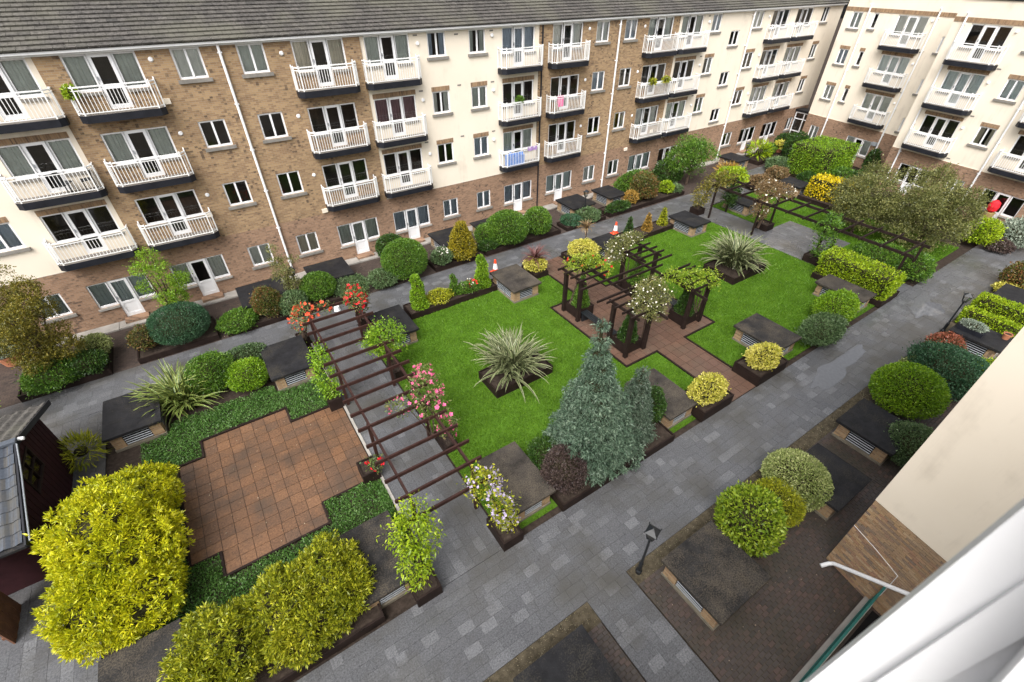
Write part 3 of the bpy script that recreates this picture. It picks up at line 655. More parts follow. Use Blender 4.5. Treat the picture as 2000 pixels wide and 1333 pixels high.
world_child(MB().box(-14, 10.4, -3.3, -3.0, 0, 10.7).obj('rear_wall', M_cream), Wg)
# open white casement beside the camera
cs_ = thing('window_casement', 'open white casement frame and sill at the viewer\'s window', 'window', (.60, 0, 0))
MB().box(0, .05, -.115, -.07, 11.0, 13.5).obj('frame', M_white, cs_)
MB().box(-.012, .05, -.15, -.1152, 11.0, 13.5).obj('glazing_bead', M_white, cs_)
MB().box(.0, .05, -.36, -.1502, 11.0, 13.5).obj('stile', M_white, cs_)
MB().bar((-.035, -.20, 12.75), (-.035, -.325, 12.0), .06, .2).obj('sill', M_white, cs_)
b = MB(); b.poly([(-.072, -.205, 12.325), (-.072, -.198, 12.335), (-.072, -.19, 12.325), (-.072, -.193, 12.308), (-.072, -.203, 12.31)]); b.poly([(-.07, -.205, 12.325), (-.07, -.198, 12.335), (-.07, -.19, 12.325), (-.07, -.193, 12.308), (-.07, -.203, 12.31)][::-1]); b.obj('dark_leaf', M_fascia, cs_)  # small dark leaf on the white sill
# ================================================================== ventilation shafts of the car park
SHN = ['beside the lower front edge of the side path', 'with a lichened top beside the front lamp post', 'behind the variegated dome on the front paving', 'between the round lime dome and the near wing', 'carrying potted plants by the clipped hedges', 'beyond the clipped hedges under the brown shrub',
 'between the wisteria planter and the purple shrub', 'behind the blue conifers beside a yellow shrub planter', 'on the lawn corner by the grey-green mound', 'in front of the bright laurel hedge', 'on the lawn by the red spiky cordyline', 'on the lawn end by the small conifers', 'behind the white roses of the pavilion', 'under the red roses of the pergola at the lawn corner', 'beside the clipped green mounds and the rose pergola', 'beside the green spiky flax near the shed',
 'behind the golden cone shrub at the facade', 'behind the twin dark green domes at the facade', 'behind the clipped green dome at the facade', 'behind the red tipped shrub at the facade', 'behind the bluish mat plants at the facade', 'behind the small orange shrub at the facade', 'at the foot of the big golden conifer', 'between the golden bush and the yellow-green wisteria', 'at the facade behind the pale straw grass', 'beside the hot yellow hedge', 'under the far white rose pergola']
SHM = ['d', 'l', 'd', 'd', 'd', 'd', 'b', 'b', 'l', 'b', 'b', 'd', 'd', 'd', 'd', 'd', 'd', 'd', 'd', 'd', 'd', 'd', 'l', 'l', 'd', 'd', 'd']
M_plinth = plain('mossy_plinth', (.17, .15, .115), .9, .35, 3)
FELT = {'d': M_felt_dark, 'l': M_felt_lich, 'b': M_felt_brn}
def shaft(r, where, fm):
    x0, x1, y0, y1 = r; t = thing('ventilation_shaft', 'low brick ventilation shaft ' + where, 'vent shaft', ((x0 + x1) / 2, (y0 + y1) / 2, 0), 0, 'car park ventilation shafts')
    w, d = (x1 - x0) / 2, (y1 - y0) / 2; o = .07
    s = MB(); s.box(-w, w, -d, d, .66, .75); s.box(-w + .04, w - .04, -d + .04, d - .04, .62, .659); s.obj('slab', FELT[fm], t)
    w -= o + .05; d -= o + .05; pw = min(.42, w * .45)
    for sx in (-1, 1):
        for sy in (-1, 1):
            p = MB(); a, c = sorted((sx * w, sx * (w - pw))); e, f_ = sorted((sy * d, sy * (d - pw))); p.box(a, c, e, f_, .0, .618); p.obj('brick_pier', M_brick, t)
    p = MB(); p.box(-w + .09, w - .09, -d + .09, d - .09, 0, .61); p.obj('shade_block', M_dark, t)  # solid near-black block painted as the shade of the hollow shaft
    p = MB(); p.box(-w - .03, w + .03, -d - .03, d + .03, -.04, .08); p.obj('plinth', M_plinth, t)
    sides = [('s', w - pw)] + [('w' if (x0 + x1) > 0 else 'e', d - pw)]
    for sd, hw in sides:
        f_ = MB(); L = hw * 2
        for k in range(5):
            sl = MB(); z = .15 + k * .096
            if sd == 's': sl.quad((-hw + .02, -d + .024, z + .016), (-hw + .02, -d + .008, z), (hw - .02, -d + .008, z), (hw - .02, -d + .024, z + .016)); sl.quad((-hw + .02, -d + .008, z - .01), (hw - .02, -d + .008, z - .01), (hw - .02, -d + .0079, z), (-hw + .02, -d + .0079, z))
            else:
                q = -1 if sd == 'w' else 1
                sl.quad((q * (w - .024), -hw + .02, z + .016), (q * (w - .008), -hw + .02, z), (q * (w - .008), hw - .02, z), (q * (w - .024), hw - .02, z + .016)); sl.quad((q * (w - .008), -hw + .02, z - .01), (q * (w - .008), hw - .02, z - .01), (q * (w - .0079), hw - .02, z), (q * (w - .0079), -hw + .02, z))
            sl.obj('louvre_slat', M_louvre, t)
    return t
for r, wh, fm in zip(SHAFT, SHN, SHM): shaft(r, wh, fm)
# ================================================================== planters, raised beds
def planter(x0, x1, y0, y1, h, label, name='planter', m=None, cat='planter', group=None, z=0.):
    t = thing(name, label, cat, ((x0 + x1) / 2, (y0 + y1) / 2, z), 0, group); w, d = (x1 - x0) / 2, (y1 - y0) / 2; e = .05; m = m or M_timber
    MB().box(-w, w, -d, -d + e, 0, h).obj('board', m, t); MB().box(-w, w, d - e, d, 0, h).obj('board', m, t)
    MB().box(-w, -w + e, -d + e, d - e, 0, h - .004).obj('board', m, t); MB().box(w - e, w, -d + e, d - e, 0, h - .004).obj('board', m, t)
    b = MB(); n = 6; hz = np.random.default_rng(int(abs(x0 * 91 + y0 * 17))).uniform(-.02, .02, (n + 1, n + 1)) + h - .06
    for i in range(n):
        for j in range(n):
            X = lambda q: -w + e + (2 * w - 2 * e) * q / n; Y = lambda q: -d + e + (2 * d - 2 * e) * q / n
            b.quad((X(i), Y(j), hz[i, j]), (X(i + 1), Y(j), hz[i + 1, j]), (X(i + 1), Y(j + 1), hz[i + 1, j + 1]), (X(i), Y(j + 1), hz[i, j + 1]))
    b.obj('soil', M_soil, t); return t
for a in [(1.0, 1.5, 13.75, 14.5, .5, 'dark timber planter at the pergola holding a leafy green climber'), (.95, 1.5, 9.95, 10.62, .45, 'dark timber planter with bare soil at the patio corner'), (.82, 1.52, 5.62, 6.45, .42, 'dark timber planter holding the yellow-green wisteria'),
          (3.48, 4.15, 5.64, 6.6, .42, 'dark timber planter holding the lilac wisteria'), (3.7, 4.15, 9.6, 10.5, .35, 'dark timber planter under the pink rose'), (3.7, 4.12, 14.0, 15.0, .4, 'dark timber planter under the round green climber'),
          (1.0, 1.5, 18.32, 18.6 + .3, .4, 'dark timber planter under the orange-red rose'), (3.72, 4.2, 18.2, 18.85, .4, 'dark timber planter under the bright red rose'), (12.14, 13.85, 5.72, 6.9, .5, 'dark timber planter with a yellow shrub next to the conifers'), (15.5, 17.4, 5.72, 6.9, .5, 'dark timber planter with a yellow shrub next to the lawn shaft'),
          (26.95, 27.8, 9.6, 10.6, .4, 'dark planter under the far leafy pergola climber'), (28.5, 29.3, 13.9, 14.8, .4, 'dark planter at the far pergola post by the slab square'), (26.9, 27.6, 17.9, 18.6, .4, 'dark planter under the arching olive climber')]:
    planter(*a)
for a in [(5.66, 10.62, 5.70, 7.35, .34, 'long raised timber bed holding the blue conifers'), (5.95, 10.72, 17.52, 18.52, .3, 'raised timber bed with topiary along the lawn end'), (19.25, 24.0, 17.45, 18.5, .3, 'raised timber bed with three small conifers'), (6.55, 9.25, 10.9, 12.3, .38, 'square timber bed holding the flax near the rose pergola'),
          (21.3, 24.1, 11.05, 13.0, .38, 'square timber bed holding the flax beyond the pavilion'), (12.95, 13.82, 17.25, 18.55, .3, 'timber bed holding the red cordyline'), (15.68, 17.35, 16.7, 18.5, .3, 'timber bed holding the palm-like cordyline'), (25.5, 27.35, 5.76, 9.25, .3, 'timber bed under the bright laurel hedge'),
          (-8.75, -5.85, 20.8, 22.9, .3, 'raised timber bed under the tall olive-yellow tree'), (-4.9, -1.85, 20.92, 22.7, .25, 'raised timber bed under the blue-green dome'), (-1.5, 4.9, 20.9, 21.85, .22, 'raised timber bed with mixed shrubs by the black lamp'), (8.9, 11.95, 20.92, 22.0, .25, 'raised timber bed with the golden cone shrub'),
          (12.15, 17.6, 20.94, 22.1, .25, 'raised timber bed with three dark green domes'), (18.1, 21.4, 20.94, 22.0, .22, 'raised timber bed with bluish mat plants'), (21.8, 29.2, 20.98, 22.15, .25, 'raised timber bed with red and orange shrubs'), (39.6, 45.5, 21.9, 23.6, .3, 'far raised bed with spiky yellow-green plants'), (-4.1, .0, 5.80, 8.2, .3, 'raised timber bed under the wide golden bush'), (35.3, 38.0, 12.6, 15.9, .3, 'timber bed under the hot yellow hedge')]:
    planter(*a, 'raised_bed', None, 'raised bed')
sheet('soil_bed', [(-4.1, -.55, 16.1, 18.5)], .004, M_soil, 'soil bed with the green flax and clipped shrubs', 'bed')
# ================================================================== pergolas
def pergola(label, x0, x1, y0, y1, z, posts, ry, m):
    t = thing('pergola', label, 'pergola', ((x0 + x1) / 2, (y0 + y1) / 2, 0)); cx, cy = (x0 + x1) / 2, (y0 + y1) / 2
    for x in (x0, x1): MB().box(x - cx - .03, x - cx + .03, y0 - cy, y1 - cy, z - .14, z).obj('beam', m, t)
    rm = MB().box(x0 - cx - .38, x1 - cx + .38, -.028, .028, 0, .12).mesh('rafter', m)
    for y in ry: link('rafter', rm, t, (0, y - cy, z - .06))
    pm = MB().box(-.05, .05, -.05, .05, 0, z - .142).mesh('post', m)
    for x, y in posts: link('post', pm, t, (x - cx, y - cy, 0))
    return t
pergola('long reddish timber pergola carrying red and pink roses', 1.65, 3.52, 7.1, 17.9, 2.05, [(x, y) for x in (1.65, 3.52) for y in (7.3, 10.6, 13.8, 17.4)], np.arange(6.75, 18.2, .72), M_pergola)
pergola('far timber pergola carrying white roses beside the olive coloured trees', 27.3, 29.1, 6.0, 17.6, 2.2, [(x, y) for x in (27.3, 29.1) for y in (6.3, 10.2, 14.1, 17.3)], np.arange(6.4, 17.6, 1.0), M_timber)
pvn = thing('pavilion', 'square dark timber pavilion of posts and open rafters on the brown tiles', 'pavilion', (14.8, 12.05, 0.02))
pw_ = MB().box(-.08, .08, -.08, .08, 0, 2.098).mesh('post', M_timber)
for sx in (-1, 1):
    for sy in (-1, 1):
        for dx, dy in ((2.38, 2.1), (1.3, 2.1), (2.38, 1.05)): link('post', pw_, pvn, (sx * dx, sy * dy, 0))
        for x in (2.38, 1.3): 
            b = MB(); a, c = sorted((sy * .75, sy * 2.45)); b.box(sx * x - .03, sx * x + .03, a, c, 2.1, 2.22); b.obj('beam', M_timber, pvn)
        for y in (2.3, 1.85, 1.4, .95):
            b = MB(); a, c = sorted((sx * .95, sx * 2.75)); b.box(a, c, sy * y - .025, sy * y + .025, 2.222, 2.32); b.obj('rafter', M_timber, pvn)
for x in (-1.22, 1.22): MB().box(x - .03, x + .03, -2.9, 2.9, 1.98, 2.095).obj('beam', M_timber, pvn)
for y in (-.55, .55): MB().box(-2.9, 2.9, y - .03, y + .03, 2.098, 2.2).obj('beam', M_timber, pvn)
for y in (0,): MB().box(-1.6, 1.6, y - .025, y + .025, 2.222, 2.32).obj('rafter', M_timber, pvn)
PL4 = [(-1, 1, 'conical conifer under the red flecked climber'), (1, 1, 'conical conifer under the white roses by the shaft'), (-1, -1, 'clipped ivy cone behind the blue conifer'), (1, -1, 'leafy column under the yellow-green climber')]
for sx, sy, w_ in PL4:
    a, c = sorted((14.8 + sx * 1.36, 14.8 + sx * 2.3)); d, e = sorted((12.05 + sy * 1.12, 12.05 + sy * 2.02)); planter(a, c, d, e, .5, 'timber pavilion planter with a ' + w_, z=.02)
def bench(x, y0, y1, label):
    t = thing('bench', label, 'bench', (x, (y0 + y1) / 2, .02)); h = (y1 - y0) / 2
    for k in range(4): MB().box(-.2 + k * .105, -.2 + k * .105 + .08, -h, h, .42, .45).obj('slat', M_black, t)
    for y in (-h + .1, h - .18): MB().box(-.2, .2, y, y + .08, 0, .418).obj('leg', M_black, t)
bench(12.75, 11.0, 13.1, 'black slatted bench on the lawn side of the pavilion'); bench(16.85, 11.0, 13.1, 'black slatted bench on the flax side of the pavilion')
# ================================================================== street furniture and small things
def lamp(x, y, h, label):
    t = thing('lamp_post', label, 'lamp', (x, y, 0), R(20), 'black lantern posts'); MB().lathe([(.09, 0), (.09, .12), (.06, .16), (.06, .5), (.035, .55), (.032, h - .5), (.05, h - .48), (.05, h - .44), (.001, h - .43)], 10).obj('post', M_black, t)
    f = MB(); z0, z1 = h - .42, h - .12
    for sx in (-1, 1):
        for sy in (-1, 1): f.bar((sx * .07, sy * .07, z0), (sx * .13, sy * .13, z1), .016)
    f.box(-.08, .08, -.08, .08, z0 - .02, z0); f.obj('lantern_frame', M_black, t)
    g_ = MB(); q = [(-1, -1), (1, -1), (1, 1), (-1, 1)]
    for i in range(4):
        (a, b_), (c, d) = q[i], q[(i + 1) % 4]; g_.quad((a * .066, b_ * .066, z0), (c * .066, d * .066, z0), (c * .125, d * .125, z1), (a * .125, b_ * .125, z1))
    g_.obj('pane', M_glass, t)
    k = MB(); tp = (0, 0, h + .02)
    for i in range(4):
        (a, b_), (c, d) = q[i], q[(i + 1) % 4]; k.poly([(a * .155, b_ * .155, z1), (c * .155, d * .155, z1), (c * .05, d * .05, h - .03), (a * .05, b_ * .05, h - .03)]); k.poly([(a * .05, b_ * .05, h - .03), (c * .05, d * .05, h - .03), tp])
        k.tube([(a * .15, b_ * .15, z1), (a * .16, b_ * .16, z1 + .06)], .012, 5)
    k.poly([(a * .155, b_ * .155, z1) for a, b_ in q][::-1]); k.obj('lantern_cap', M_black, t)
for a in [(6.26, 3.12, 2.25, 'black lantern post at the corner of the side path'), (25.82, 3.2, 2.1, 'black lantern post beside the red leaved shrub and clipped hedges'), (1.98, 21.95, 2.0, 'black lantern post in the shrub bed by the long facade'), (20.35, 21.95, 1.9, 'black lantern post among the bluish mat plants'), (39.4, 23.2, 1.6, 'black lantern post in the far raised bed')]: lamp(*a)
def cone(x, y, z, label):
    t = thing('traffic_cone', label, 'traffic cone', (x, y, z)); t.scale = (1.3, 1.3, 1.35); O = plain('cone_orange', (.75, .08, .03), .5, .1, 5)
    MB().box(-.17, .17, -.17, .17, 0, .035).obj('base', O, t); MB().lathe([(.13, .036), (.105, .18)], 12).obj('lower_band', O, t); MB().lathe([(.105, .18), (.065, .42)], 12).obj('reflective_sleeve', M_white, t); MB().lathe([(.065, .42), (.04, .58), (.001, .58)], 12).obj('tip', O, t)
cone(20.4, 19.0, 0, 'orange and white traffic cone near the dark small conifer'); cone(11.6, 19.1, 0, 'orange and white traffic cone beside the shaft with the brown top')
t = thing('bucket', 'upturned white bucket on the path beyond the red roses', 'bucket', (3.25, 20.3, 0)); MB().lathe([(.15, 0), (.12, .22), (.001, .235)], 14).obj('body', M_white, t); MB().lathe([(.155, 0), (.165, .015), (.155, .03)], 14).obj('rim', M_white, t)
def pot(x, y, z, r, h, label, m=None):
    t = thing('plant_pot', label, 'pot', (x, y, z)); MB().lathe([(.001, 0), (r * .7, 0), (r * .95, h * .85), (r * 1.08, h * .85), (r * 1.08, h), (r * .9, h), (r * .88, h * .85)], 14).obj('body', m or M_terra, t); MB().lathe([(r * .88, h * .86), (.001, h * .88)], 14).obj('soil', M_soil, t)
pot(26.0, 1.34, .75, .15, .26, 'terracotta pot on the shaft by the clipped hedges'); pot(-9.3, 24.0, 0, .45, .5, 'wide terracotta bowl under the silvery shrub at the facade'); pot(43.4, 22.6, .3, .3, .35, 'terracotta pot holding yellow leaves in the far bed')
planter(25.15, 25.65, 1.9, 2.8, .2, 'shallow dark trough of pale plants on the shaft', 'trough', M_fascia, 'trough', None, .75)
# green railing over the light well
rl = thing('railing', 'green painted metal railing above the light well by the near wing', 'railing', (9.3, -.78, 0)); M_green = plain('green_paint', (.02, .11, .095), .45, .2, 5)
MB().box(-2.4, 1.65, -.025, .025, .95, .99).obj('top_rail', M_green, rl); MB().box(-2.4, 1.65, -.02, .02, .12, .15).obj('bottom_rail', M_green, rl)
bm1 = MB().box(-.009, .009, -.009, .009, .15, .949).mesh('bar', M_green)
for x in np.arange(-2.35, 1.6, .11): link('bar', bm1, rl, (x, 0, 0))
MB().box(-2.5, 1.7, -.10, .12, -.05, .10).obj('coping', M_conc, rl)
t = thing('crate', 'plain tan cardboard carton beside the green railing', 'carton', (9.75, -1.35, 0), R(-12)); M_card = plain('cardboard', (.36, .25, .13), .85, .15, 3); MB().box(-.35, .35, -.22, .22, 0, .45).obj('body', M_card, t); MB().box(-.35, -.002, -.22, .22, .452, .462).obj('flap', M_card, t); MB().box(.002, .35, -.22, .22, .452, .464).obj('flap', M_card, t)
sheet('light_well_shade', [(6.0, 10.6, -2.6, -.95)], .006, M_dark, 'flat dark sheet painted as the shaded depth of the light well', 'light well')  # lies flat at ground level, dark colour stands for the pit's shade
t = thing('valve_cover', 'small square grey access cover on the dark brick paving', 'cover', (10.15, 1.62, 0), R(10)); MB().box(-.17, .17, -.13, .13, -.02, .05).obj('frame', M_conc, t); MB().box(-.13, .13, -.09, .09, .051, .06).obj('lid', M_louvre, t)
# ================================================================== shed
sh = thing('shed', 'dark red timber shed with grey tiled gable roof', 'shed', (-6.95, 14.2, 0))
n = 0
for y in np.arange(-2.3, 2.3, .12):
    zt = 3.0 - abs(y + .06) * .34 - .06; b = MB()
    if -.45 < y + .06 < .65: b.box(-.02 + (n % 2) * .006, .02 + (n % 2) * .006, y + .004, y + .116, 0, 1.46); b.obj('board', M_shedwood, sh); b = MB(); b.box(-.02 + (n % 2) * .006, .02 + (n % 2) * .006, y + .004, y + .116, 2.22, zt)
    else: b.box(-.02 + (n % 2) * .006, .02 + (n % 2) * .006, y + .004, y + .116, 0, zt)
    b.obj('board', M_shedwood, sh); n += 1
MB().box(-3.0, -.03, -2.25, 2.25, 0, 2.1).obj('body', M_shedwood, sh)
f = MB(); f.box(-.03, .05, -.5, -.44, 1.4, 2.28); f.box(-.03, .05, .66, .72, 1.4, 2.28); f.box(-.03, .05, -.44, .66, 1.4, 1.47); f.box(-.03, .05, -.44, .66, 2.21, 2.28); f.box(-.02, .04, -.44, .66, 1.82, 1.86); f.box(-.02, .04, .09, .13, 1.471, 1.819); f.box(-.02, .04, .09, .13, 1.861, 2.209); wo = f.obj('window', M_timber, sh)
for y0, y1 in ((-.44, .09), (.13, .66)):
    for z0, z1 in ((1.47, 1.82), (1.86, 2.21)):
        b = MB(); b.quad((.0, y0, z0), (.0, y1, z0), (.0, y1, z1), (.0, y0, z1)); b.obj('pane', M_glass, wo)
MB().box(-.3, -.1, -.44, .66, 1.47, 2.2).obj('blind', CURT[1], wo)
for s_, hw in ((1, 2.98), (-1, 2.84)):
    b = MB(); q = lambda y, z: [(-4.0, s_ * y, z), (.25, s_ * y, z)]
    (a, c), (d, e) = q(0, 3.0), q(hw, 2.0); b.quad(a, c, e, d) if s_ < 0 else b.quad(d, e, c, a)
    (a2, c2), (d2, e2) = [(-4.0, 0, 2.93), (.25, 0, 2.93)], q(hw, 1.93); b.quad(d2, e2, c2, a2); b.quad(d, d2, e2, e); ro = b.obj('roof', M_felt_dark, sh)
    bb = MB(); bb.bar((.27, 0, 2.99), (.27, s_ * hw, 1.99), .04, .16); bb.obj('barge_board', M_fascia, sh)
    sl = math.hypot(hw, 1.0)
    pr = [(k / 8 * .31, .03 + .028 * math.sin(k / 8 * 6.283 + 2.2)) for k in range(9)]; b = MB(); ny, nz = s_ / sl, hw / sl; vy, vz = s_ * hw / sl, -1 / sl
    for (u0, h0), (u1, h1) in zip(pr, pr[1:]):
        lo, hi = .03, .0
        P3 = lambda u, a, h: (u, vy * a + ny * h, vz * a + nz * h); b.quad(P3(u0, .355, h0 + lo), P3(u1, .355, h1 + lo), P3(u1, 0, h1 + hi), P3(u0, 0, h0 + hi)); b.quad(P3(u0, .355, h0 + lo - .025), P3(u1, .355, h1 + lo - .025), P3(u1, .355, h1 + lo), P3(u0, .355, h0 + lo))
    tm = b.mesh('roof_tile', M_pan if s_ < 0 else M_roof)
    for i in range(9):
        for j in range(6 if s_ < 0 else 9):
            if i * .32 + .3 < sl + .1: link('roof_tile', tm, ro, (-.08 - j * .31 , vy * i * .32, 3.0 + vz * i * .32))
b = MB(); b.box(-4.0, .3, -.09, .09, 3.03, 3.10); b.obj('ridge', M_pan, sh)
b = MB(); b.tube([(.30, -.1, 3.02), (.315, -1.0, 2.66), (.32, -1.9, 2.34), (.33, -2.75, 2.03)], .022, 6); b.obj('cable_conduit', M_louvre, sh)
b = MB(); b.tube([(.3, .12, 3.0), (.42, .1, 2.98)], .05, 10); b.obj('bulkhead_lamp', M_white, sh)
fn = thing('timber_fence', 'brown vertical board fence beside the shed yard', 'fence', (-7.82, 10.9, 0))
for k in range(9): MB().box(-.02, .012 + .01 * (k % 2), -.53 + k * .12, -.415 + k * .12, 0, 2.2).obj('board', M_fence, fn)
for z in (.3, 1.8): MB().box(-.06, -.022, -.53, .54, z, z + .09).obj('rail', M_fence, fn)
# ================================================================== plants
def nrm(a): return a / (np.linalg.norm(a, axis=1, keepdims=True) + 1e-9)
def cloud_pts(blobs, n, seed, lump=.1, shell=.3, clump=0, csize=.12, box=False, low=-.6):
    q = np.random.default_rng(seed); ar = np.array([(b[3] * b[4] + b[3] * b[5] + b[4] * b[5]) for b in blobs]); ar = ar / ar.sum(); PP, NN = [], []
    for b, sh_ in zip(blobs, ar):
        m = max(20, int(n * sh_)); c = np.array(b[:3]); Rr = np.array(b[3:6])
        if clump: mm = max(8, m // clump)
        else: mm = m
        v = nrm(q.normal(size=(int(mm * 1.5), 3))); v = v[v[:, 2] > low][:mm]
        nz = np.zeros(len(v))
        for fr, am in ((2.2, .5), (4.3, .35), (8, .25)): W = q.normal(size=(3, 3)) * fr; nz += am * np.sin(v @ W + q.uniform(0, 6.28, 3)).sum(1) / 1.7
        rf = (1 + lump * nz) * (1 - shell * q.uniform(0, 1, len(v)) ** 2) * np.where(q.uniform(0, 1, len(v)) < (.0 if box or clump else .07), 1 + min(lump, .12) * q.uniform(.3, 1.6, len(v)), 1)
        if box:
            e = 1. / np.max(np.abs(v), 1, keepdims=True); vb = v * e; vb = np.sign(vb) * np.abs(vb) ** .92; PT = c + vb * Rr * rf[:, None]
            k = np.argmax(np.abs(v), 1); nn = np.zeros_like(v); nn[np.arange(len(v)), k] = np.sign(v[np.arange(len(v)), k]); nn = nrm(nn + .4 * v)
        else: PT = c + v * Rr * rf[:, None]; nn = nrm(v / Rr)
        if clump:
            id_ = np.repeat(np.arange(len(PT)), clump); off = q.normal(size=(len(id_), 3)) * csize; sc_ = q.uniform(.6, 1.3, len(PT))[id_][:, None]; PT = PT[id_] + off * sc_; nn = nrm(nn[id_] * .7 + off / csize * .55)
        PP.append(PT); NN.append(nn)
    Pt = np.concatenate(PP); Nn = np.concatenate(NN); keep = Pt[:, 2] > .02
    if len(blobs) > 1:
        for b in blobs: keep &= (np.linalg.norm((Pt - np.array(b[:3])) / np.array(b[3:6]), axis=1) > .62) | (box)
    return Pt[keep], Nn[keep], q
def leaf_mesh(name, Pt, Nn, L, q, m, asp=.5, out=.7, up=.15, jit=.6, dr=0.):
    n = len(Pt); d = nrm(out * Nn + jit * q.normal(size=(n, 3)) + np.array([0, 0, up])); s = nrm(np.cross(d, q.normal(size=(n, 3)) + Nn * 0.01)); l = (L * q.uniform(.65, 1.25, n))[:, None]
    V = np.zeros((n, 4, 3)); V[:, 0] = Pt; V[:, 1] = Pt + d * l * .5 + s * l * asp / 2; V[:, 2] = Pt + d * l - np.array([0, 0, dr]) * l; V[:, 3] = Pt + d * l * .5 - s * l * asp / 2
    return fast_mesh(name, V.reshape(-1, 3), np.arange(4 * n).reshape(-1, 4), m)
def core_mesh(blobs, k=.74, box=False):  # solid dark blobs inside the leaves, painted shade behind the gaps
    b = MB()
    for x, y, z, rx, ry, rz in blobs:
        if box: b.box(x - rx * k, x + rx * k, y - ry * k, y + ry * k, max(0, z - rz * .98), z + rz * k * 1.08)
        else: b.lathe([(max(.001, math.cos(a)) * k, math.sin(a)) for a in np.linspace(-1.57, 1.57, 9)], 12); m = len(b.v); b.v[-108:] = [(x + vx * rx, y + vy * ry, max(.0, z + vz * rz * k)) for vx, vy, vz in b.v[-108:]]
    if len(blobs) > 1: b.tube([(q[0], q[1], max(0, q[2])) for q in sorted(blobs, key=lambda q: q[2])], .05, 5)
    return b.mesh('stems_and_shade', M_shade_core)
SEED = [100]
def area(blobs): return sum(4.2 * ((b[3] * b[4]) ** 1.6 / 3 + (b[3] * b[5]) ** 1.6 / 3 + (b[4] * b[5]) ** 1.6 / 3) ** (1 / 1.6) * 2.2 for b in blobs)
def shrub(label, pal, x, y, r, rv, z0=0., ry=None, name='shrub', cat='shrub', L=None, cover=2.2, lump=.12, clump=0, csize=.1, asp=.5, box=False, shell=.3, blobs=None, group=None, jit=.6, up=.15, out=.7, core=.74, dr=0., cap=26000):
    SEED[0] += 1; t = thing(name, label, cat, (x, y, z0), 0, group); D = math.sqrt(x * x + y * y + 144)
    L = L or max(.062, D * .0033); bl = blobs or [(0, 0, rv * .98, r, ry or r, rv)]
    n = int(min(cap, cover * area(bl) / (L * L * asp * .5)))
    Pt, Nn, q = cloud_pts(bl, n, SEED[0], lump, shell, clump, csize, box)
    link('foliage', leaf_mesh('foliage', Pt, Nn, L, q, LM(pal), asp, out, up, jit, dr), t)
    if core: link('stems_and_shade', core_mesh(bl, core, box), t)
    return t
def limb_tree(t, limbs, m=None): 
    b = MB()
    for pts, r0, r1 in limbs: b.tube(pts, list(np.linspace(r0, r1, len(pts))), 7)
    return b.obj('trunk', m or M_trunk, t)
def blossoms(t, pts, r, m, name='blossoms'):
    b = MB(); q = np.random.default_rng(len(pts) + SEED[0]); 
    for p in pts:
        rr = r * q.uniform(.6, 1.25); n = nrm(q.normal(size=(1, 3)))[0]; n[2] = abs(n[2])
        for k in range(5):
            a = k * 1.2566 + q.uniform(-.2, .2); u = np.cross(n, (.3, .2, .9)); u /= np.linalg.norm(u); w = np.cross(n, u); d = u * math.cos(a) + w * math.sin(a); e = np.cross(n, d)
            p = np.array(p); b.quad(tuple(p), tuple(p + d * rr * .7 + e * rr * .45 + n * rr * .3), tuple(p + d * rr + n * rr * .55), tuple(p + d * rr * .7 - e * rr * .45 + n * rr * .3))
    return b.obj(name, m, t)
G_N = None
# --- shrub beds along the long facade
shrub('clipped blue-green dome in the raised bed by the facade', 'bluegreen', -3.06, 21.76, 1.17, .80, .1, lump=.02, shell=.14, L=.06, cover=1.7)
shrub('small pale variegated shrub beside the tall olive-yellow tree', 'varieg', -6.2, 22.2, .55, .45, .25)
shrub('low green mound at the foot of the tall olive-yellow tree', 'mid', -7.5, 21.3, 1.0, .42, .2, lump=.15)
shrub('dark green low mound at the planter corner by the shed path', 'dark', -6.45, 21.15, .65, .42, .25, lump=.14)
shrub('silvery shrub in the wide terracotta bowl', 'silver', -9.3, 24.0, .62, .4, .42)
shrub('small loose green and red shrub beside the blue-green dome', 'photinia', -4.45, 21.6, .5, .55, .2, cover=1.4, lump=.2)
shrub('round red-tipped shrub in front of the facade shaft', 'photinia', .5, 21.45, .65, .78, .05)
shrub('flat green mound in front of the facade shaft', 'mid', -.9, 21.4, .85, .32, .1, lump=.15)
shrub('clipped green dome near the black lantern post', 'mid', 2.9, 21.75, .84, .66, .1, lump=.03, L=.07)
shrub('low loose grey-green shrub under the straggly tall shrub', 'greygreen', 1.5, 21.2, .68, .5, .1, lump=.2)
shrub('large round dark green clipped dome by the slab path', 'mid', 7.4, 21.4, 1.2, 1.05, 0, lump=.03, L=.07)
shrub('smaller dark green dome tucked behind the large round dome', 'dark', 7.5, 23.6, .82, .75, 0, lump=.05)
shrub('low pale flecked shrub at the path edge', 'greygreen', 6.0, 21.2, .72, .45, 0)
shrub('flat dark lavender mound before the clipped green dome', 'greygreen', 4.3, 21.6, .9, .3, .1)
shrub('golden cone shaped shrub beside the brick shaft', 'goldcone', 10.8, 21.35, .82, 1.12, .1, blobs=[(0, 0, .6, .82, .82, .65), (0, 0, 1.15, .62, .62, .75), (0, 0, 1.7, .36, .36, .5)])
t = shrub('small white flowering shrub beside the golden cone', 'greygreen', 9.5, 21.3, .55, .45, .15, lump=.2); q_ = np.random.default_rng(5); blossoms(t, [(q_.uniform(-.4, .4), q_.uniform(-.4, .4), .8 + q_.uniform(-.1, .15)) for _ in range(28)], .045, M_whitep)
shrub('wide dark green clipped dome in the raised bed', 'mid', 14.0, 21.6, 1.25, .95, .1, lump=.03)
shrub('small green dome pressed against the wide dark dome', 'mid', 12.9, 22.1, .68, .6, .1)
shrub('low spreading plant at the edge of the three dome bed', 'dark', 12.5, 21.3, .7, .25, .2, ry=.35)
shrub('round mid green clipped dome at the bed end', 'mid', 16.1, 21.45, .85, .88, .1, lump=.03)
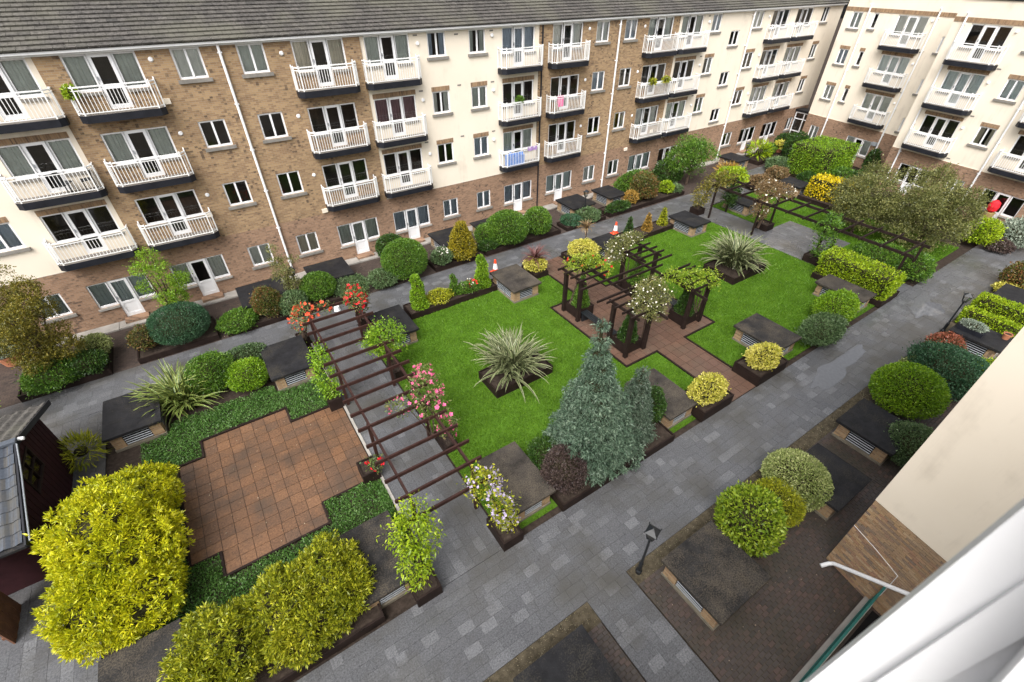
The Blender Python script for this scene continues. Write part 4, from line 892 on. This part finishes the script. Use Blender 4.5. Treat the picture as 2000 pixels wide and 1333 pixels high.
shrub('flat bluish green mat plant beside the lantern post', 'bluegreen', 18.9, 21.55, .68, .25, .1)
shrub('mixed pale green mat in the raised bed by the lantern', 'greygreen', 20.3, 21.6, .8, .3, .1, lump=.2)
shrub('low dark trailing hedge over the raised bed edge', 'dark', 22.7, 21.3, 1.05, .33, .1, ry=.4)
shrub('small orange leaved shrub by the dark shaft', 'orange', 24.4, 21.7, .46, .46, .15)
shrub('tall green and red shrub beside the orange one', 'photinia', 25.6, 21.75, .95, .95, .1)
shrub('broad green hedge against the brick facade', 'mid', 26.4, 23.6, 1.7, .75, 0, ry=.6)
shrub('small yellow-green shrub at the raised bed end', 'lime', 27.95, 21.75, .55, .4, .2)
shrub('flat low grey-green plant filling the bed end', 'greygreen', 28.7, 21.5, .5, .25, .2)
shrub('dark hedge beside the leafy facade tree', 'dark', 30.0, 23.4, 1.05, .8, 0)
shrub('lime green climber mass over the far pergola end', 'lime', 30.7, 18.6, 1.05, .55, 1.2, lump=.2, L=.12)
shrub('pale straw coloured grass tuft at the far path corner', 'orange', 35.2, 21.7, .8, .4, .0, asp=.12, L=.5, out=1.2, cover=1.3, core=.4)
shrub('spiky yellow-green plant in the far raised bed', 'lime', 40.6, 22.7, .75, .6, .2, asp=.14, L=.55, out=1.1, cover=1.6, core=.4)
shrub('small yellow plant in the far terracotta pot', 'yellow', 43.4, 22.6, .5, .35, .55)
shrub('dark round shrub at the foot of the corner door', 'dark', 45.3, 23.3, .8, .7, .0)
shrub('low green shrub filling the far raised bed', 'mid', 42.2, 22.9, 1.0, .45, .2, ry=.5, lump=.2)
# --- far garden end
shrub('large square clipped hedge block before the corner block', 'bright', 41.5, 18.0, 2.0, 1.2, 0, 1.55, 'hedge', 'hedge', box=True, lump=.012, shell=.06, L=.11, cover=2.0, core=.93)
shrub('round dark hedge shoulder beside the square hedge block', 'dark', 43.2, 21.0, 1.0, 1.1, 0)
shrub('grey-green spreading mound beside the far path', 'greygreen', 39.8, 20.2, 1.05, .5, 0)
shrub('rounded red-brown shrub at the far garden corner', 'brownleaf', 36.9, 18.7, .8, .55, .1)
shrub('low red-brown shrub behind the far pergola', 'brownleaf', 34.7, 18.6, .85, .5, 0)
shrub('low dark green dome beside the hot yellow hedge', 'dark', 39.1, 17.4, .95, .38, 0, ry=.6)
shrub('bright green dome at the foot of the square hedge', 'mid', 40.9, 15.8, .9, .6, 0)
shrub('dark green dome next to the bright dome by the end building', 'dark', 41.1, 14.6, .8, .62, 0)
shrub('hot yellow clipped hedge in a timber bed', 'yellowhot', 36.6, 14.2, .8, .72, .1, 1.6, 'hedge', 'hedge', box=True, lump=.06, shell=.15, L=.15, core=.85)
shrub('dark upright conifer against the end building wall', 'dark', 44.6, 15.6, .5, 1.0, 0)
shrub('yellow-green shrub under the big olive tree by the wide path', 'lime', 37.4, 5.9, .85, .8, 0)
shrub('silvery blue shrub below the ground floor window', 'silver', 38.9, 4.7, .95, .8, 0)
shrub('low purple-grey shrub at the wide path edge', 'purple', 37.6, 4.9, .7, .35, 0)
def olive_tree(label, x, y, h, r, pal, seed, n=26, group=None, zc=.56, zs=.33, br=(.28, .42)):
    t = thing('tree', label, 'tree', (x, y, 0), 0, group); q = np.random.default_rng(seed); bl = []
    for k in range(n):
        v = nrm(q.normal(size=(1, 3)))[0]; rr = q.uniform(.25, .95) ** .6; bl.append((v[0] * r * rr * .75, v[1] * r * rr * .75, h * zc + v[2] * h * zs * rr, *(r * q.uniform(*br) * np.array([1, 1, .8]) * (1 - .35 * max(0, v[2]) * (zs > .35)))))
    limbs = [([(0, 0, 0), (.03, 0, h * .25), (0, .04, h * .45)], .1, .07)] + [([(0, .02, h * .22), (b[0] * .5, b[1] * .5, h * .4), (b[0] * .9, b[1] * .9, b[2])], .05, .015) for b in bl[::3]]
    limb_tree(t, limbs); D = math.sqrt(x * x + y * y + 144); L = D * .0029
    Pt, Nn, _ = cloud_pts(bl, int(2.0 * area(bl) * .5 / (L * L * .25)), seed, .15, .6, 12, L * 1.1)
    link('crown', leaf_mesh('crown', Pt, Nn, L, q, LM(pal), .5, .6, .2, .7), t); return t
olive_tree('dense round olive coloured tree beside the far pergola', 32.8, 10.8, 4.4, 2.2, 'olive', 41, 36, None, .5, .42, (.22, .38))
olive_tree('broad olive coloured tree leaning over the wide path', 33.0, 7.5, 4.7, 2.4, 'olive', 43, 40, None, .5, .42, (.22, .38))
olive_tree('thin topped olive tree in front of the end building windows', 37.4, 9.4, 4.4, 1.6, 'olive', 47, 12)
olive_tree('leafy green tree standing by the long facade near the far bed', 31.0, 22.3, 3.6, 1.75, 'mid', 53, 24)
olive_tree('tall olive-yellow tree in the raised bed by the shed path', -7.3, 21.6, 5.2, 1.5, 'oliveyellow', 59, 54, None, .5, .46, (.22, .36))
t = olive_tree('slim fresh green sapling before the ground floor door', -3.2, 23.4, 4.1, 1.25, 'bright', 61, 22, None, .5, .45, (.18, .30))
olive_tree('straggly grey stemmed tall shrub by the black lantern post', 1.75, 22.2, 3.4, .8, 'olive', 67, 20, None, .52, .45, (.2, .36))
shrub('feathery green conifer tip behind the shed roof', 'bright', -9.6, 19.4, .9, 1.0, .6, lump=.2, clump=8, csize=.1)
shrub('yellow tinged strap leaved clump at the shed corner', 'goldgreen', -6.55, 16.2, .5, .4, 0, asp=.1, L=.36, out=1.1, cover=1.6, core=.4)
# --- around the terracotta patio
shrub('loose bright green shrub beside the green flax', 'mid', -2.3, 17.6, .85, .78, 0, lump=.14)
shrub('flat clipped grey-green shrub at the path edge by the shaft', 'greygreen', -1.1, 18.2, .95, .52, 0, ry=.5, lump=.04)
shrub('bright green rounded shrub in front of the dark shaft', 'bright', -1.2, 17.0, .78, .55, 0, lump=.05)
gb = [(0, -.1, 1.1, 1.25, 1.2, 1.1), (.2, 1.5, .9, 1.05, 1.0, .95), (-.25, .6, 1.5, 1.1, 1.1, 1.0), (.25, -1.3, .8, 1.05, .9, .85), (-.55, -1.2, 1.0, .8, .9, .9), (.3, 2.5, .7, .85, .7, .75), (-.5, 1.9, 1.0, .7, .7, .9)]
shrub('huge golden conifer hedge beside the dark red shed', 'golden', -5.15, 10.6, 1, 1, 0, blobs=gb, name='conifer', cat='conifer', clump=24, csize=.032, L=.115, asp=.27, cover=9, lump=.24, shell=.38, out=.75, jit=.45, cap=105000, core=.72)
gb2 = [(-1.3, 0, .75, .95, 1.0, .8), (0, .1, .85, 1.0, 1.0, .85), (1.1, .2, .8, .9, .95, .8), (-1.9, -.4, .6, .7, .8, .7), (.4, -.6, .7, .9, .6, .7), (1.5, -.2, .6, .6, .7, .6)]
shrub('wide golden-green bush spilling over its bed by the wide path', 'goldgreen', -1.95, 6.95, 1, 1, .1, blobs=gb2, name='conifer', cat='conifer', clump=24, csize=.032, L=.108, asp=.29, cover=7, lump=.3, shell=.42, out=.75, jit=.45, cap=78000, core=.66)
COVER = [(-5.0, 1.42, 8.35, 16.1), (-4.1, -.5, 16.0, 16.4), (1.15, 1.42, 6.5, 9.9)]
XP = [(-4.06, 1.5, 10.04, 14.1), (-3.28, -.34, 9.2, 14.92), (1.0, 1.5, 13.7, 14.5), (.9, 1.5, 9.9, 10.65)] + SHAFT
Xs, Ys = [], []
for a, b_, c, d in COVER: n = int((b_ - a) * (d - c) * 2200); Xs.append(g.uniform(a, b_, n)); Ys.append(g.uniform(c, d, n))
X = np.concatenate(Xs); Y = np.concatenate(Ys); k = ~inr(X, Y, XP); X, Y = X[k], Y[k]; Z = g.uniform(-.02, .10, len(X)) + .04 * np.sin(X * 5) * np.sin(Y * 4.3)
stuff(link('ground_cover', leaf_mesh('ground_cover', np.c_[X, Y, Z], np.tile([0, 0, 1.], (len(X), 1)), .055, g, L_cover, .7, .35, .1, .8)), 'low leafy green ground cover around the terracotta patio', 'ground cover')
# --- flax: every blade a part
def blade_mesh(seed, m1, m2):
    q = random.Random(seed); b = MB(); n = 7; bend = q.uniform(.25, 1.1); tw = q.uniform(-.25, .25); pts = []
    a = R(8); x = z = 0
    for i in range(n + 1): pts.append((x, z)); st = 1 / n; x += st * math.sin(a); z += st * math.cos(a); a += bend * (i + 1) / n * .42
    for i in range(n):
        (xa, za), (xb, zb) = pts[i], pts[i + 1]; wa = .034 * (1 - (i / n) ** 2.5) + .002; wb = .034 * (1 - ((i + 1) / n) ** 2.5) + .001
        for s0, s1, mm in ((-1, -.5, 1), (-.5, .5, 0), (.5, 1, 1)): b.quad((xa, s0 * wa + tw * i / n * .1, za + abs(s0) * .012), (xa, s1 * wa + tw * i / n * .1, za + abs(s1) * .012), (xb, s1 * wb + tw * (i + 1) / n * .1, zb + abs(s1) * .012), (xb, s0 * wb + tw * (i + 1) / n * .1, zb + abs(s0) * .012), mm)
    return b.mesh('blade', m1, m2)
def flax(label, x, y, z, n, ln, m1, m2, seed, wide=1.):
    t = thing('flax', label, 'flax', (x, y, z)); q = random.Random(seed); ms = [blade_mesh(seed * 10 + i, m1, m2) for i in range(9)]
    for i in range(n):
        o = link('blade', ms[q.randrange(9)], t, (q.gauss(0, .16), q.gauss(0, .16), 0)); tilt = abs(q.gauss(0, 1)) * 24 + q.uniform(0, 16); s = ln * q.uniform(.65, 1.1)
        o.rotation_euler = (q.uniform(-.25, .25), R(min(72, tilt)), q.uniform(0, 6.283)); o.scale = (s, wide * q.uniform(.8, 1.2), s)
M_fg = plain('flax_green', (.050, .078, .024), .4, .25, 6, .4, 0, 30, 0); M_fc = plain('flax_cream_margin', (.25, .26, .135), .4, .15, 6, .4, 0, 30, 0); M_fg2 = plain('flax_deep_green', (.055, .10, .02), .4, .3, 6, .4, 0, 30, 0); M_fy = plain('flax_yellow_margin', (.22, .25, .06), .4, .2, 6, .4, 0, 30, 0)
flax('variegated cream edged flax on the lawn near the rose pergola', 7.75, 11.7, .3, 298, 1.85, M_fg, M_fc, 3, 1.7)
flax('variegated cream edged flax on the lawn beyond the pavilion', 22.6, 12.1, .3, 298, 2.0, M_fg, M_fc, 4, 2.1)
flax('dark green flax with yellow edged leaves beside the dark shaft', -3.6, 17.3, 0, 260, 1.7, M_fg2, M_fy, 5, 1.6)
def cordyline(label, x, y, z, trunk, n, ln, m1, m2, seed):
    t = thing('cordyline', label, 'cordyline', (x, y, z)); q = random.Random(seed); ms = [blade_mesh(seed * 10 + i, m1, m2) for i in range(5)]; MB().tube([(0, 0, 0), (.02, 0, trunk)], [.035, .03], 7).obj('trunk', M_trunk, t)
    for i in range(n):
        o = link('blade', ms[q.randrange(5)], t, (0, 0, trunk - .02)); o.rotation_euler = (0, R(min(115, abs(q.gauss(40, 32)))), q.uniform(0, 6.28)); s = ln * q.uniform(.7, 1.1); o.scale = (s, .9, s)
M_cr = plain('cordyline_red', (.085, .032, .032), .45, .3, 6, .4, 0, 30, 0); M_cr2 = plain('cordyline_red_edge', (.16, .07, .06), .45, .3, 6, .4, 0, 30, 0); M_cy = plain('cordyline_straw', (.30, .22, .09), .5, .3, 6, .3, 0, 30, 0)
cordyline('spiky dark red cordyline above yellow leaves by the brown walk', 13.4, 17.9, .3, .6, 80, .95, M_cr, M_cr2, 6); cordyline('palm-like cordyline with a straw coloured skirt on a thin stem', 16.9, 17.9, .3, 1.45, 55, .65, M_cy, M_cr, 7)
# --- yellow shrubs, topiary, small conifers
shrub('yellow variegated shrub in the planter next to the blue conifers', 'yellow', 12.98, 6.3, .8, .44, .36, ry=.53, L=.09, lump=.18)
shrub('yellow variegated shrub in the planter next to the lawn shaft', 'yellow', 16.42, 6.3, .86, .44, .36, ry=.53, L=.09, lump=.18)
shrub('low yellow shrub around the red cordyline', 'yellow', 13.4, 17.85, .6, .33, .25, L=.1); shrub('yellow shrub at the foot of the palm-like cordyline', 'yellow', 16.45, 17.5, .82, .45, .25, L=.1)
def topiary(label, x, y, h, r, pal): return shrub(label, pal, x, y, r, h / 2, .22, blobs=[(.05 * math.cos(i * 2.1), .05 * math.sin(i * 2.1), h * (i + .5) / 5, r * (1 - .12 * i), r * (1 - .12 * i), h / 5.5) for i in range(5)], name='topiary', cat='topiary', L=.075, lump=.06, core=.7)
topiary('tall spiral topiary at the pergola end of the lawn bed', 6.6, 18.0, 1.65, .42, 'bright'); topiary('tall spiral topiary at the shaft end of the lawn bed', 10.1, 17.95, 1.65, .4, 'bright'); topiary('slim small topiary between the two spirals', 8.55, 18.1, 1.05, .22, 'mid')
shrub('loose yellow-green perennials between the topiary', 'goldgreen', 7.6, 18.0, .7, .3, .22, ry=.4, lump=.25)
t = shrub('white and red bedding flowers between the topiary', 'mid', 9.2, 17.95, .65, .25, .22, ry=.38, lump=.25); q_ = np.random.default_rng(9)
blossoms(t, [(q_.uniform(-.5, .4), q_.uniform(-.3, .3), .4 + q_.uniform(0, .15)) for _ in range(16)], .05, M_whitep); blossoms(t, [(q_.uniform(.0, .6), q_.uniform(-.3, .3), .4 + q_.uniform(0, .2)) for _ in range(16)], .05, M_red)
def cone_shrub(label, x, y, z, h, r, pal, **kw): return shrub(label, pal, x, y, r, h / 2, z, blobs=[(0, 0, h * (i + .6) / 5.2, r * (1 - i / 5.6), r * (1 - i / 5.6), h / 5.) for i in range(5)], name='conifer', cat='conifer', lump=.05, core=.72, **kw)
cone_shrub('small brown dying conifer in the raised bed', 22.05, 17.95, .2, 1.05, .3, 'orange'); cone_shrub('small green conifer beside the brown dying one', 23.5, 18.0, .2, 1.05, .3, 'goldgreen'); cone_shrub('small dark conifer near the traffic cone', 20.6, 18.1, .2, 1.1, .28, 'dark')
for sx, sy, nm in ((-1, 1, 'green conical conifer in the pavilion planter under the red flecked climber'), (1, 1, 'wide green conifer in the pavilion planter under the white roses by the shaft'), (-1, -1, 'clipped ivy cone in the pavilion planter behind the blue conifer'), (1, -1, 'green column in the pavilion planter under the yellow-green climber')):
    cone_shrub(nm, 14.8 + sx * 1.83, 12.05 + sy * 1.57, .4, 1.5, .42, 'mid' if sy > 0 else 'dark')
# --- blue conifer group
cbl = [(-.02 * i, 0.02 * i, .55 + .53 * i, *(np.array([1.55, 1.38, .64]) * max(.1, (1 - (i / 10.2)) ** 1.3))) for i in range(10)]
cn = shrub('tall blue-green conifer in the long raised bed', 'bluecon', 7.75, 6.85, 1, 1, .2, blobs=cbl, name='conifer', cat='conifer', clump=26, csize=.045, L=.115, asp=.27, cover=3.2, lump=.28, shell=.4, out=.65, jit=.5, dr=.3, core=.62, cap=80000)
MB().tube([(0, 0, 0), (-.1, .1, 3), (-.18, .18, 5.6)], [.11, .06, .01], 7).obj('trunk', M_trunk, cn)
cbl = [(0, 0.01 * i, .5 + .42 * i, *(np.array([.68, .66, .5]) * max(.1, 1 - i / 7.6))) for i in range(7)]
cn = shrub('smaller blue-grey conifer beside the tall one', 'greycon', 9.3, 6.6, 1, 1, .2, blobs=cbl, name='conifer', cat='conifer', clump=24, csize=.04, L=.105, asp=.27, cover=3.4, lump=.28, shell=.4, out=.65, jit=.5, dr=.3, core=.62, cap=45000)
MB().tube([(0, 0, 0), (0, .05, 3.2)], [.07, .01], 7).obj('trunk', M_trunk, cn)
shrub('dark round shrub at the end of the conifer bed', 'dark', 10.25, 6.75, .5, .85, .2, lump=.12); shrub('purple-brown leaved shrub at the start of the conifer bed', 'purple', 6.25, 6.45, .7, .75, .2, lump=.18); shrub('dark green shrub behind the purple-brown one', 'dark', 6.2, 7.3, .6, .55, .1, lump=.15)
# --- right-hand garden shrubs and hedges
shrub('bright laurel hedge clipped into a long block', 'lime', 26.45, 7.55, .78, .66, .05, 1.72, 'hedge', 'hedge', box=True, lump=.035, shell=.12, L=.1, core=.9, cover=3.4, cap=40000)
shrub('rounded yellow-green shrub at the lawn corner by the wide path', 'bright', 22.6, 6.6, 1.28, .66, 0, ry=.8, lump=.1); shrub('grey-green mound spilling onto the wide path', 'greygreen', 20.6, 6.1, 1.4, .52, 0, ry=.75, lump=.14)
shrub('dark leafy shrub under the far pergola beam', 'mid', 29.6, 8.0, 1.3, .6, 0, lump=.2); shrub('loose green shrub at the path end of the far pergola', 'mid', 29.6, 6.3, .85, .75, 0, lump=.25)
# --- front beds
shrub('lime green clipped dome in the front bed', 'bright', 18.95, 2.15, 1.12, .9, 0, lump=.03, L=.07)
shrub('pale variegated clipped dome behind the front shaft', 'varieg', 12.1, 2.3, .95, .68, 0, lump=.04, L=.065); shrub('yellow-green heather mound between the dome and the glossy laurel', 'goldgreen', 10.95, 2.2, .72, .55, 0, lump=.05, asp=.25, L=.09); shrub('glossy yellow-green laurel ball beside the lichened shaft', 'laurel', 9.5, 2.2, .88, .92, 0, lump=.08, L=.115, cover=2.0, asp=.45, up=.3)
shrub('wide grey-green shrub sprawling over the front bed', 'bluegreen', 21.7, 1.85, 1.3, .75, 0, lump=.15); shrub('small pale green shrub at the litter strip', 'varieg', 21.4, 2.75, .45, .4, 0); shrub('red leaved shrub beside the pot topped shaft', 'redleaf', 24.0, 2.6, .95, .42, 0, ry=.6, lump=.2)
shrub('yellow-green shrub against the near wing', 'lime', 22.8, .8, .8, .6, 0, lump=.15); shrub('pale green shrub beside the near wing and dark shaft', 'greygreen', 16.7, .75, .95, .58, 0, lump=.08)
shrub('low clipped lime hedge behind the pot topped shaft', 'lime', 27.35, 1.9, .26, .42, 0, 1.25, 'hedge', 'hedge', box=True, lump=.05, shell=.1, L=.09, core=.88, cover=3.2); shrub('taller clipped lime hedge between the two shafts', 'lime', 28.9, 1.9, .42, .5, 0, 1.3, 'hedge', 'hedge', box=True, lump=.05, shell=.1, L=.09, core=.88, cover=3.2)
shrub('rust brown topped shrub beyond the clipped hedges', 'photinia', 33.2, 2.6, .85, .72, 0); shrub('yellow low shrub in front of the rust brown one', 'yellow', 32.3, 2.7, .7, .25, 0); shrub('pale plants in the shaft top trough', 'silver', 25.4, 2.35, .26, .16, .9, ry=.45, L=.08)
# --- climbers: trunk, foliage, blossom
def climber(label, base, blobs, pal, flower=None, nf=0, fr=.055, cat='climber', L=.09, cover=1.1, stems_and_shade=5, name='climber', seed=1, asp=.5, dr=0.):
    t = thing(name, label, cat, (base[0], base[1], 0)); q = np.random.default_rng(seed); bl = [(b[0] - base[0], b[1] - base[1], *b[2:]) for b in blobs]
    limbs = []
    for i in range(stems_and_shade):
        b = bl[i % len(bl)]; s0 = (q.uniform(-.08, .08), q.uniform(-.08, .08), .3); limbs.append(([s0, (b[0] * .3 + q.uniform(-.1, .1), b[1] * .3 + q.uniform(-.1, .1), b[2] * .6), (b[0] + q.uniform(-.2, .2), b[1] + q.uniform(-.2, .2), b[2])], .03, .01))
    limb_tree(t, limbs); Pt, Nn, _ = cloud_pts(bl, int(cover * area(bl) / (L * L * asp * .5)), seed, .2, .8, 6, .09, low=-.95)
    link('foliage', leaf_mesh('foliage', Pt, Nn, L, q, LM(pal), asp, .6, .1, .8, dr), t)
    if flower: 
        Pf, Nf, _ = cloud_pts(bl, int(nf * 1.4), seed + 1, .15, .2, low=-.7); id_ = q.permutation(len(Pf))[:nf]; blossoms(t, [tuple(p) for p in Pf[id_] + Nf[id_] * .06], fr, flower)
    return t
climber('bright red climbing rose over the pergola end', (3.8, 18.3), [(3.7, 17.7, 2.1, .45, .45, .4), (3.5, 17.1, 2.2, .4, .5, .3), (3.9, 18.0, 1.5, .35, .35, .5)], 'rose', M_red, 90, .075, seed=71)
climber('orange-red climbing rose beside the dark shaft', (1.3, 18.4), [(1.5, 17.7, 2.0, .4, .45, .4), (1.3, 18.1, 1.5, .35, .3, .5), (2.2, 17.5, 2.1, .4, .25, .15)], 'rose', plain('orange_petals', (.62, .09, .04), .6, .3, 6, .2, 0, 30, 0), 70, .08, seed=72, cover=.8)
climber('pink climbing rose spreading over the pergola', (3.55, 10.3), [(3.75, 10.9, 2.1, .5, .6, .4), (3.6, 10.1, 2.0, .4, .5, .4), (2.8, 10.6, 2.05, .5, .3, .15), (4.05, 11.6, 2.0, .35, .4, .35), (3.8, 9.4, 1.6, .25, .3, .4)], 'rose', M_pink, 110, .07, seed=73, cover=1.1)
climber('round fresh green climber on the pergola post', (3.85, 14.5), [(3.75, 14.6, 1.75, .72, .72, .6), (3.4, 14.3, 2.0, .4, .4, .35)], 'bright', cover=2.0, seed=74)
climber('leafy green climber rising from the patio planter', (1.25, 14.1), [(1.25, 14.3, 1.3, .4, .42, .8), (1.35, 14.7, 1.9, .35, .35, .4), (1.25, 14.1, .75, .3, .3, .3)], 'bright', cover=1.5, seed=75)
climber('small red flowered plant drooping from the bare planter', (1.4, 10.2), [(1.45, 10.2, .5, .22, .28, .14)], 'rose', M_red, 8, .07, seed=76)
climber('yellow-green wisteria standing in its planter', (1.2, 6.05), [(1.25, 6.35, 2.2, .5, .5, .45), (1.1, 5.95, 1.6, .38, .38, .4), (1.45, 6.6, 2.45, .4, .4, .35), (1.05, 5.85, 1.1, .22, .22, .3), (1.6, 6.2, 1.8, .3, .3, .35)], 'lime', cover=1.25, seed=77, stems_and_shade=3, L=.115, asp=.34, dr=.4)
climber('lilac flowered wisteria trailing at the pergola end', (3.75, 6.2), [(3.5, 6.6, 2.1, .45, .42, .35), (3.75, 6.1, 1.4, .3, .3, .5), (3.9, 6.0, .7, .22, .22, .25)], 'goldgreen', M_lilac, 170, .045, seed=78, cover=1.3, stems_and_shade=4)
climber('red flecked green climber on the pavilion corner', (12.6, 13.9), [(13.2, 14.2, 2.4, .8, .45, .22), (13.9, 14.0, 2.25, .5, .5, .3), (14.2, 13.6, 2.0, .3, .35, .35)], 'laurel', M_red, 22, .06, seed=79, cover=1.4)
climber('white climbing rose on the pavilion corner by the shaft', (16.3, 14.0), [(16.1, 14.5, 2.4, .8, .5, .3), (15.6, 14.3, 2.1, .45, .45, .4), (16.9, 14.6, 2.45, .6, .4, .22)], 'olive', M_whitep, 80, .042, seed=80, cover=1.8)
climber('white climbing rose on the pavilion corner by the blue conifer', (13.6, 10.1), [(13.9, 10.4, 2.4, .85, .65, .3), (13.2, 10.1, 2.3, .6, .5, .3), (14.4, 10.9, 2.45, .7, .45, .2), (13.7, 9.9, 1.9, .35, .35, .35)], 'olive', M_whitep, 110, .042, seed=81, cover=1.8)
climber('yellow-green leafy climber on the pavilion corner by the lawn', (17.0, 10.1), [(16.4, 10.4, 2.4, .7, .5, .25), (17.0, 10.0, 2.35, .5, .5, .3), (15.9, 11.0, 2.35, .5, .4, .2)], 'laurel', None, 0, seed=82, cover=1.4)
climber('white climbing rose over the far pergola', (28.0, 14.2), [(28.6, 14.6, 2.5, .9, .7, .5), (29.2, 14.0, 2.4, .6, .6, .4), (27.6, 14.2, 1.7, .45, .45, .6)], 'brownleaf', M_whitep, 70, .055, seed=83, L=.1, cover=1.8)
climber('dark leafy climber hanging from the far pergola', (27.3, 10.1), [(27.4, 10.2, 2.0, .55, .6, .5), (27.2, 9.9, 1.1, .4, .45, .8), (28.2, 10.4, 2.2, .6, .4, .3)], 'mid', None, 0, seed=84, L=.12, cover=1.6)
climber('arching olive climber at the far pergola end', (27.2, 18.2), [(27.6, 17.7, 2.2, .8, .7, .5), (26.9, 18.0, 1.4, .55, .5, .7), (28.4, 17.5, 2.4, .6, .5, .4)], 'oliveyellow', None, 0, seed=85, L=.12, cover=1.5)
climber('dark ivy mass on the far pergola post by the shaft', (29.1, 17.4), [(29.2, 17.3, 1.2, .5, .5, .9)], 'dark', None, 0, seed=86, L=.12, cover=1.8)
# --- litter on the strips
def litter(name, rects, dens, L, cols, label):
    Xs, Ys = [], []
    for a, b_, c, d in rects: n = int((b_ - a) * (d - c) * dens); Xs.append(g.uniform(a, b_, n)); Ys.append(g.uniform(c, d, n))
    X = np.concatenate(Xs); Y = np.concatenate(Ys); k = ~inr(X, Y, SHAFT); X, Y = X[k], Y[k]
    stuff(link(name, leaf_mesh(name, np.c_[X, Y, np.full(len(X), .012)], np.tile([0, 0, 1.], (len(X), 1)), L, g, leafmat('litter_' + name, cols, .05), .6, .25, .1, 1.)), label, 'leaf litter')
litter('leaf_litter', [(6.0, 20, 2.88, 3.3), (-2, 4.5, 2.78, 3.3)], 260, .035, [(.08, .06, .03), (.15, .12, .06), (.28, .24, .16), (.10, .12, .03)], 'fallen leaves and grit on the strip beside the wide path')
litter('fallen_leaves', [(-4.9, 8, 20.9, 24.2), (6, 12, -.6, 2.9), (-4, 1.4, 9.4, 14.8), (12.1, 17.6, 9.5, 14.6)], 7, .04, [(.10, .07, .03), (.22, .17, .09), (.42, .34, .25), (.3, .2, .12)], 'scattered dry leaves on the brick and tile paving')
# --- things on the balconies
def on_balcony(i, k): x0, x1 = units[i]; return (x0 + x1) / 2, 25 - .3, FLOOR[k] - .02
x, y, z = on_balcony(4, 1); t = thing('folded_tarpaulin', 'blue folded tarpaulin heaped on a first floor balcony', 'tarpaulin', (x - .45, y, z)); b = MB(); q_ = np.random.default_rng(4)
hh = q_.uniform(.35, .75, (7, 5))
for i in range(6):
    for j in range(4): b.quad((-.6 + i * .2, -.2 + j * .1, hh[i, j]), (-.4 + i * .2, -.2 + j * .1, hh[i + 1, j]), (-.4 + i * .2, -.1 + j * .1, hh[i + 1, j + 1]), (-.6 + i * .2, -.1 + j * .1, hh[i, j + 1]))
for i in range(6): b.quad((-.6 + i * .2, -.2, 0), (-.4 + i * .2, -.2, 0), (-.4 + i * .2, -.2, hh[i + 1, 0]), (-.6 + i * .2, -.2, hh[i, 0]))
for j in range(4): b.quad((-.6, -.2 + j * .1, 0), (-.6, -.2 + j * .1, hh[0, j]), (-.6, -.1 + j * .1, hh[0, j + 1]), (-.6, -.1 + j * .1, 0)); b.quad((.6, -.2 + j * .1, 0), (.6, -.1 + j * .1, 0), (.6, -.1 + j * .1, hh[6, j + 1]), (.6, -.2 + j * .1, hh[6, j]))
b.obj('sheet', plain('blue_tarp', (.03, .16, .52), .5, .25, 4), t)
def chair(x, y, z, rz, label):
    t = thing('balcony_chair', label, 'chair', (x, y, z), rz); MB().box(-.2, .2, -.2, .2, .40, .43).obj('seat', M_black, t); MB().box(-.2, .2, .17, .2, .431, .82).obj('backrest', M_black, t)
    for sx in (-1, 1):
        for sy in (-1, 1): MB().box(sx * .17 - .015, sx * .17 + .015, sy * .17 - .015, sy * .17 + .015, 0, .399).obj('leg', M_black, t)
x, y, z = on_balcony(0, 2); chair(x + .3, y, z, R(70), 'black chair on the second floor cream balcony by the brick edge'); chair(x + 1.0, y, z, R(-80), 'black chair at the brick end of the same second floor balcony')
shrub('trailing yellow-green plant hanging on the top floor brick balcony', 'lime', -2.95, 24.6, .22, .28, 9.2, L=.09); shrub('small green plant on the balcony above the lime climber facade', 'mid', 16.9, 24.6, .22, .2, 6.9, L=.1)
for j, (xx, lb) in enumerate(((27.6, 'first'), (28.9, 'second'))): shrub('hanging basket plant on the distant brick balcony, the %s of two from the downpipe' % lb, 'goldgreen', xx, 24.35, .25, .2, 6.85, L=.12)
def towel(x, y, z, w, h, m, label):
    t = thing('towel', label, 'towel', (x, y, z)); b = MB(); n = 10
    f = lambda i, k: .02 * math.sin(i * 1.3 + k)
    for i in range(n):
        a, c = -w / 2 + w * i / n, -w / 2 + w * (i + 1) / n
        b.quad((a, -.04 + f(i, 0), -h), (c, -.04 + f(i + 1, 0), -h), (c, -.032, 0), (a, -.032, 0)); b.quad((a, -.032, 0), (c, -.032, 0), (c, .032, .0), (a, .032, .0)); b.quad((a, .032, 0), (c, .032, 0), (c, .05 + f(i + 1, 2), -h * .7), (a, .05 + f(i, 2), -h * .7))
    b.obj('cloth', m, t)
towel(17.75, 24.43, 4.40, .7, .22, plain('purple_cloth', (.32, .20, .42), .9, .2, 5), 'purple towel over the balcony rail beside the blue tarpaulin')
towel(19.75, 24.40, 7.04, .45, .6, plain('pink_cloth', (.62, .16, .30), .9, .2, 5), 'pink towel over the second floor brick balcony rail')
rp_ = thing('red_parcel', 'bright red wrapped bundle on a straw stand before the ground floor door', 'bundle', (42.66 - .187 * 7.6, 14.1 - .982 * 7.6, 0), ANG); b = MB(); b.lathe([(.12, .98), (.26, 1.1), (.3, 1.35), (.24, 1.6), (.1, 1.72), (.001, 1.73)], 12, (0, -.34, 0)); b.obj('wrap', M_red, rp_); MB().lathe([(.2, .18), (.28, .97), (.001, .975)], 12, (0, -.34, 0)).obj('base', M_cy, rp_)
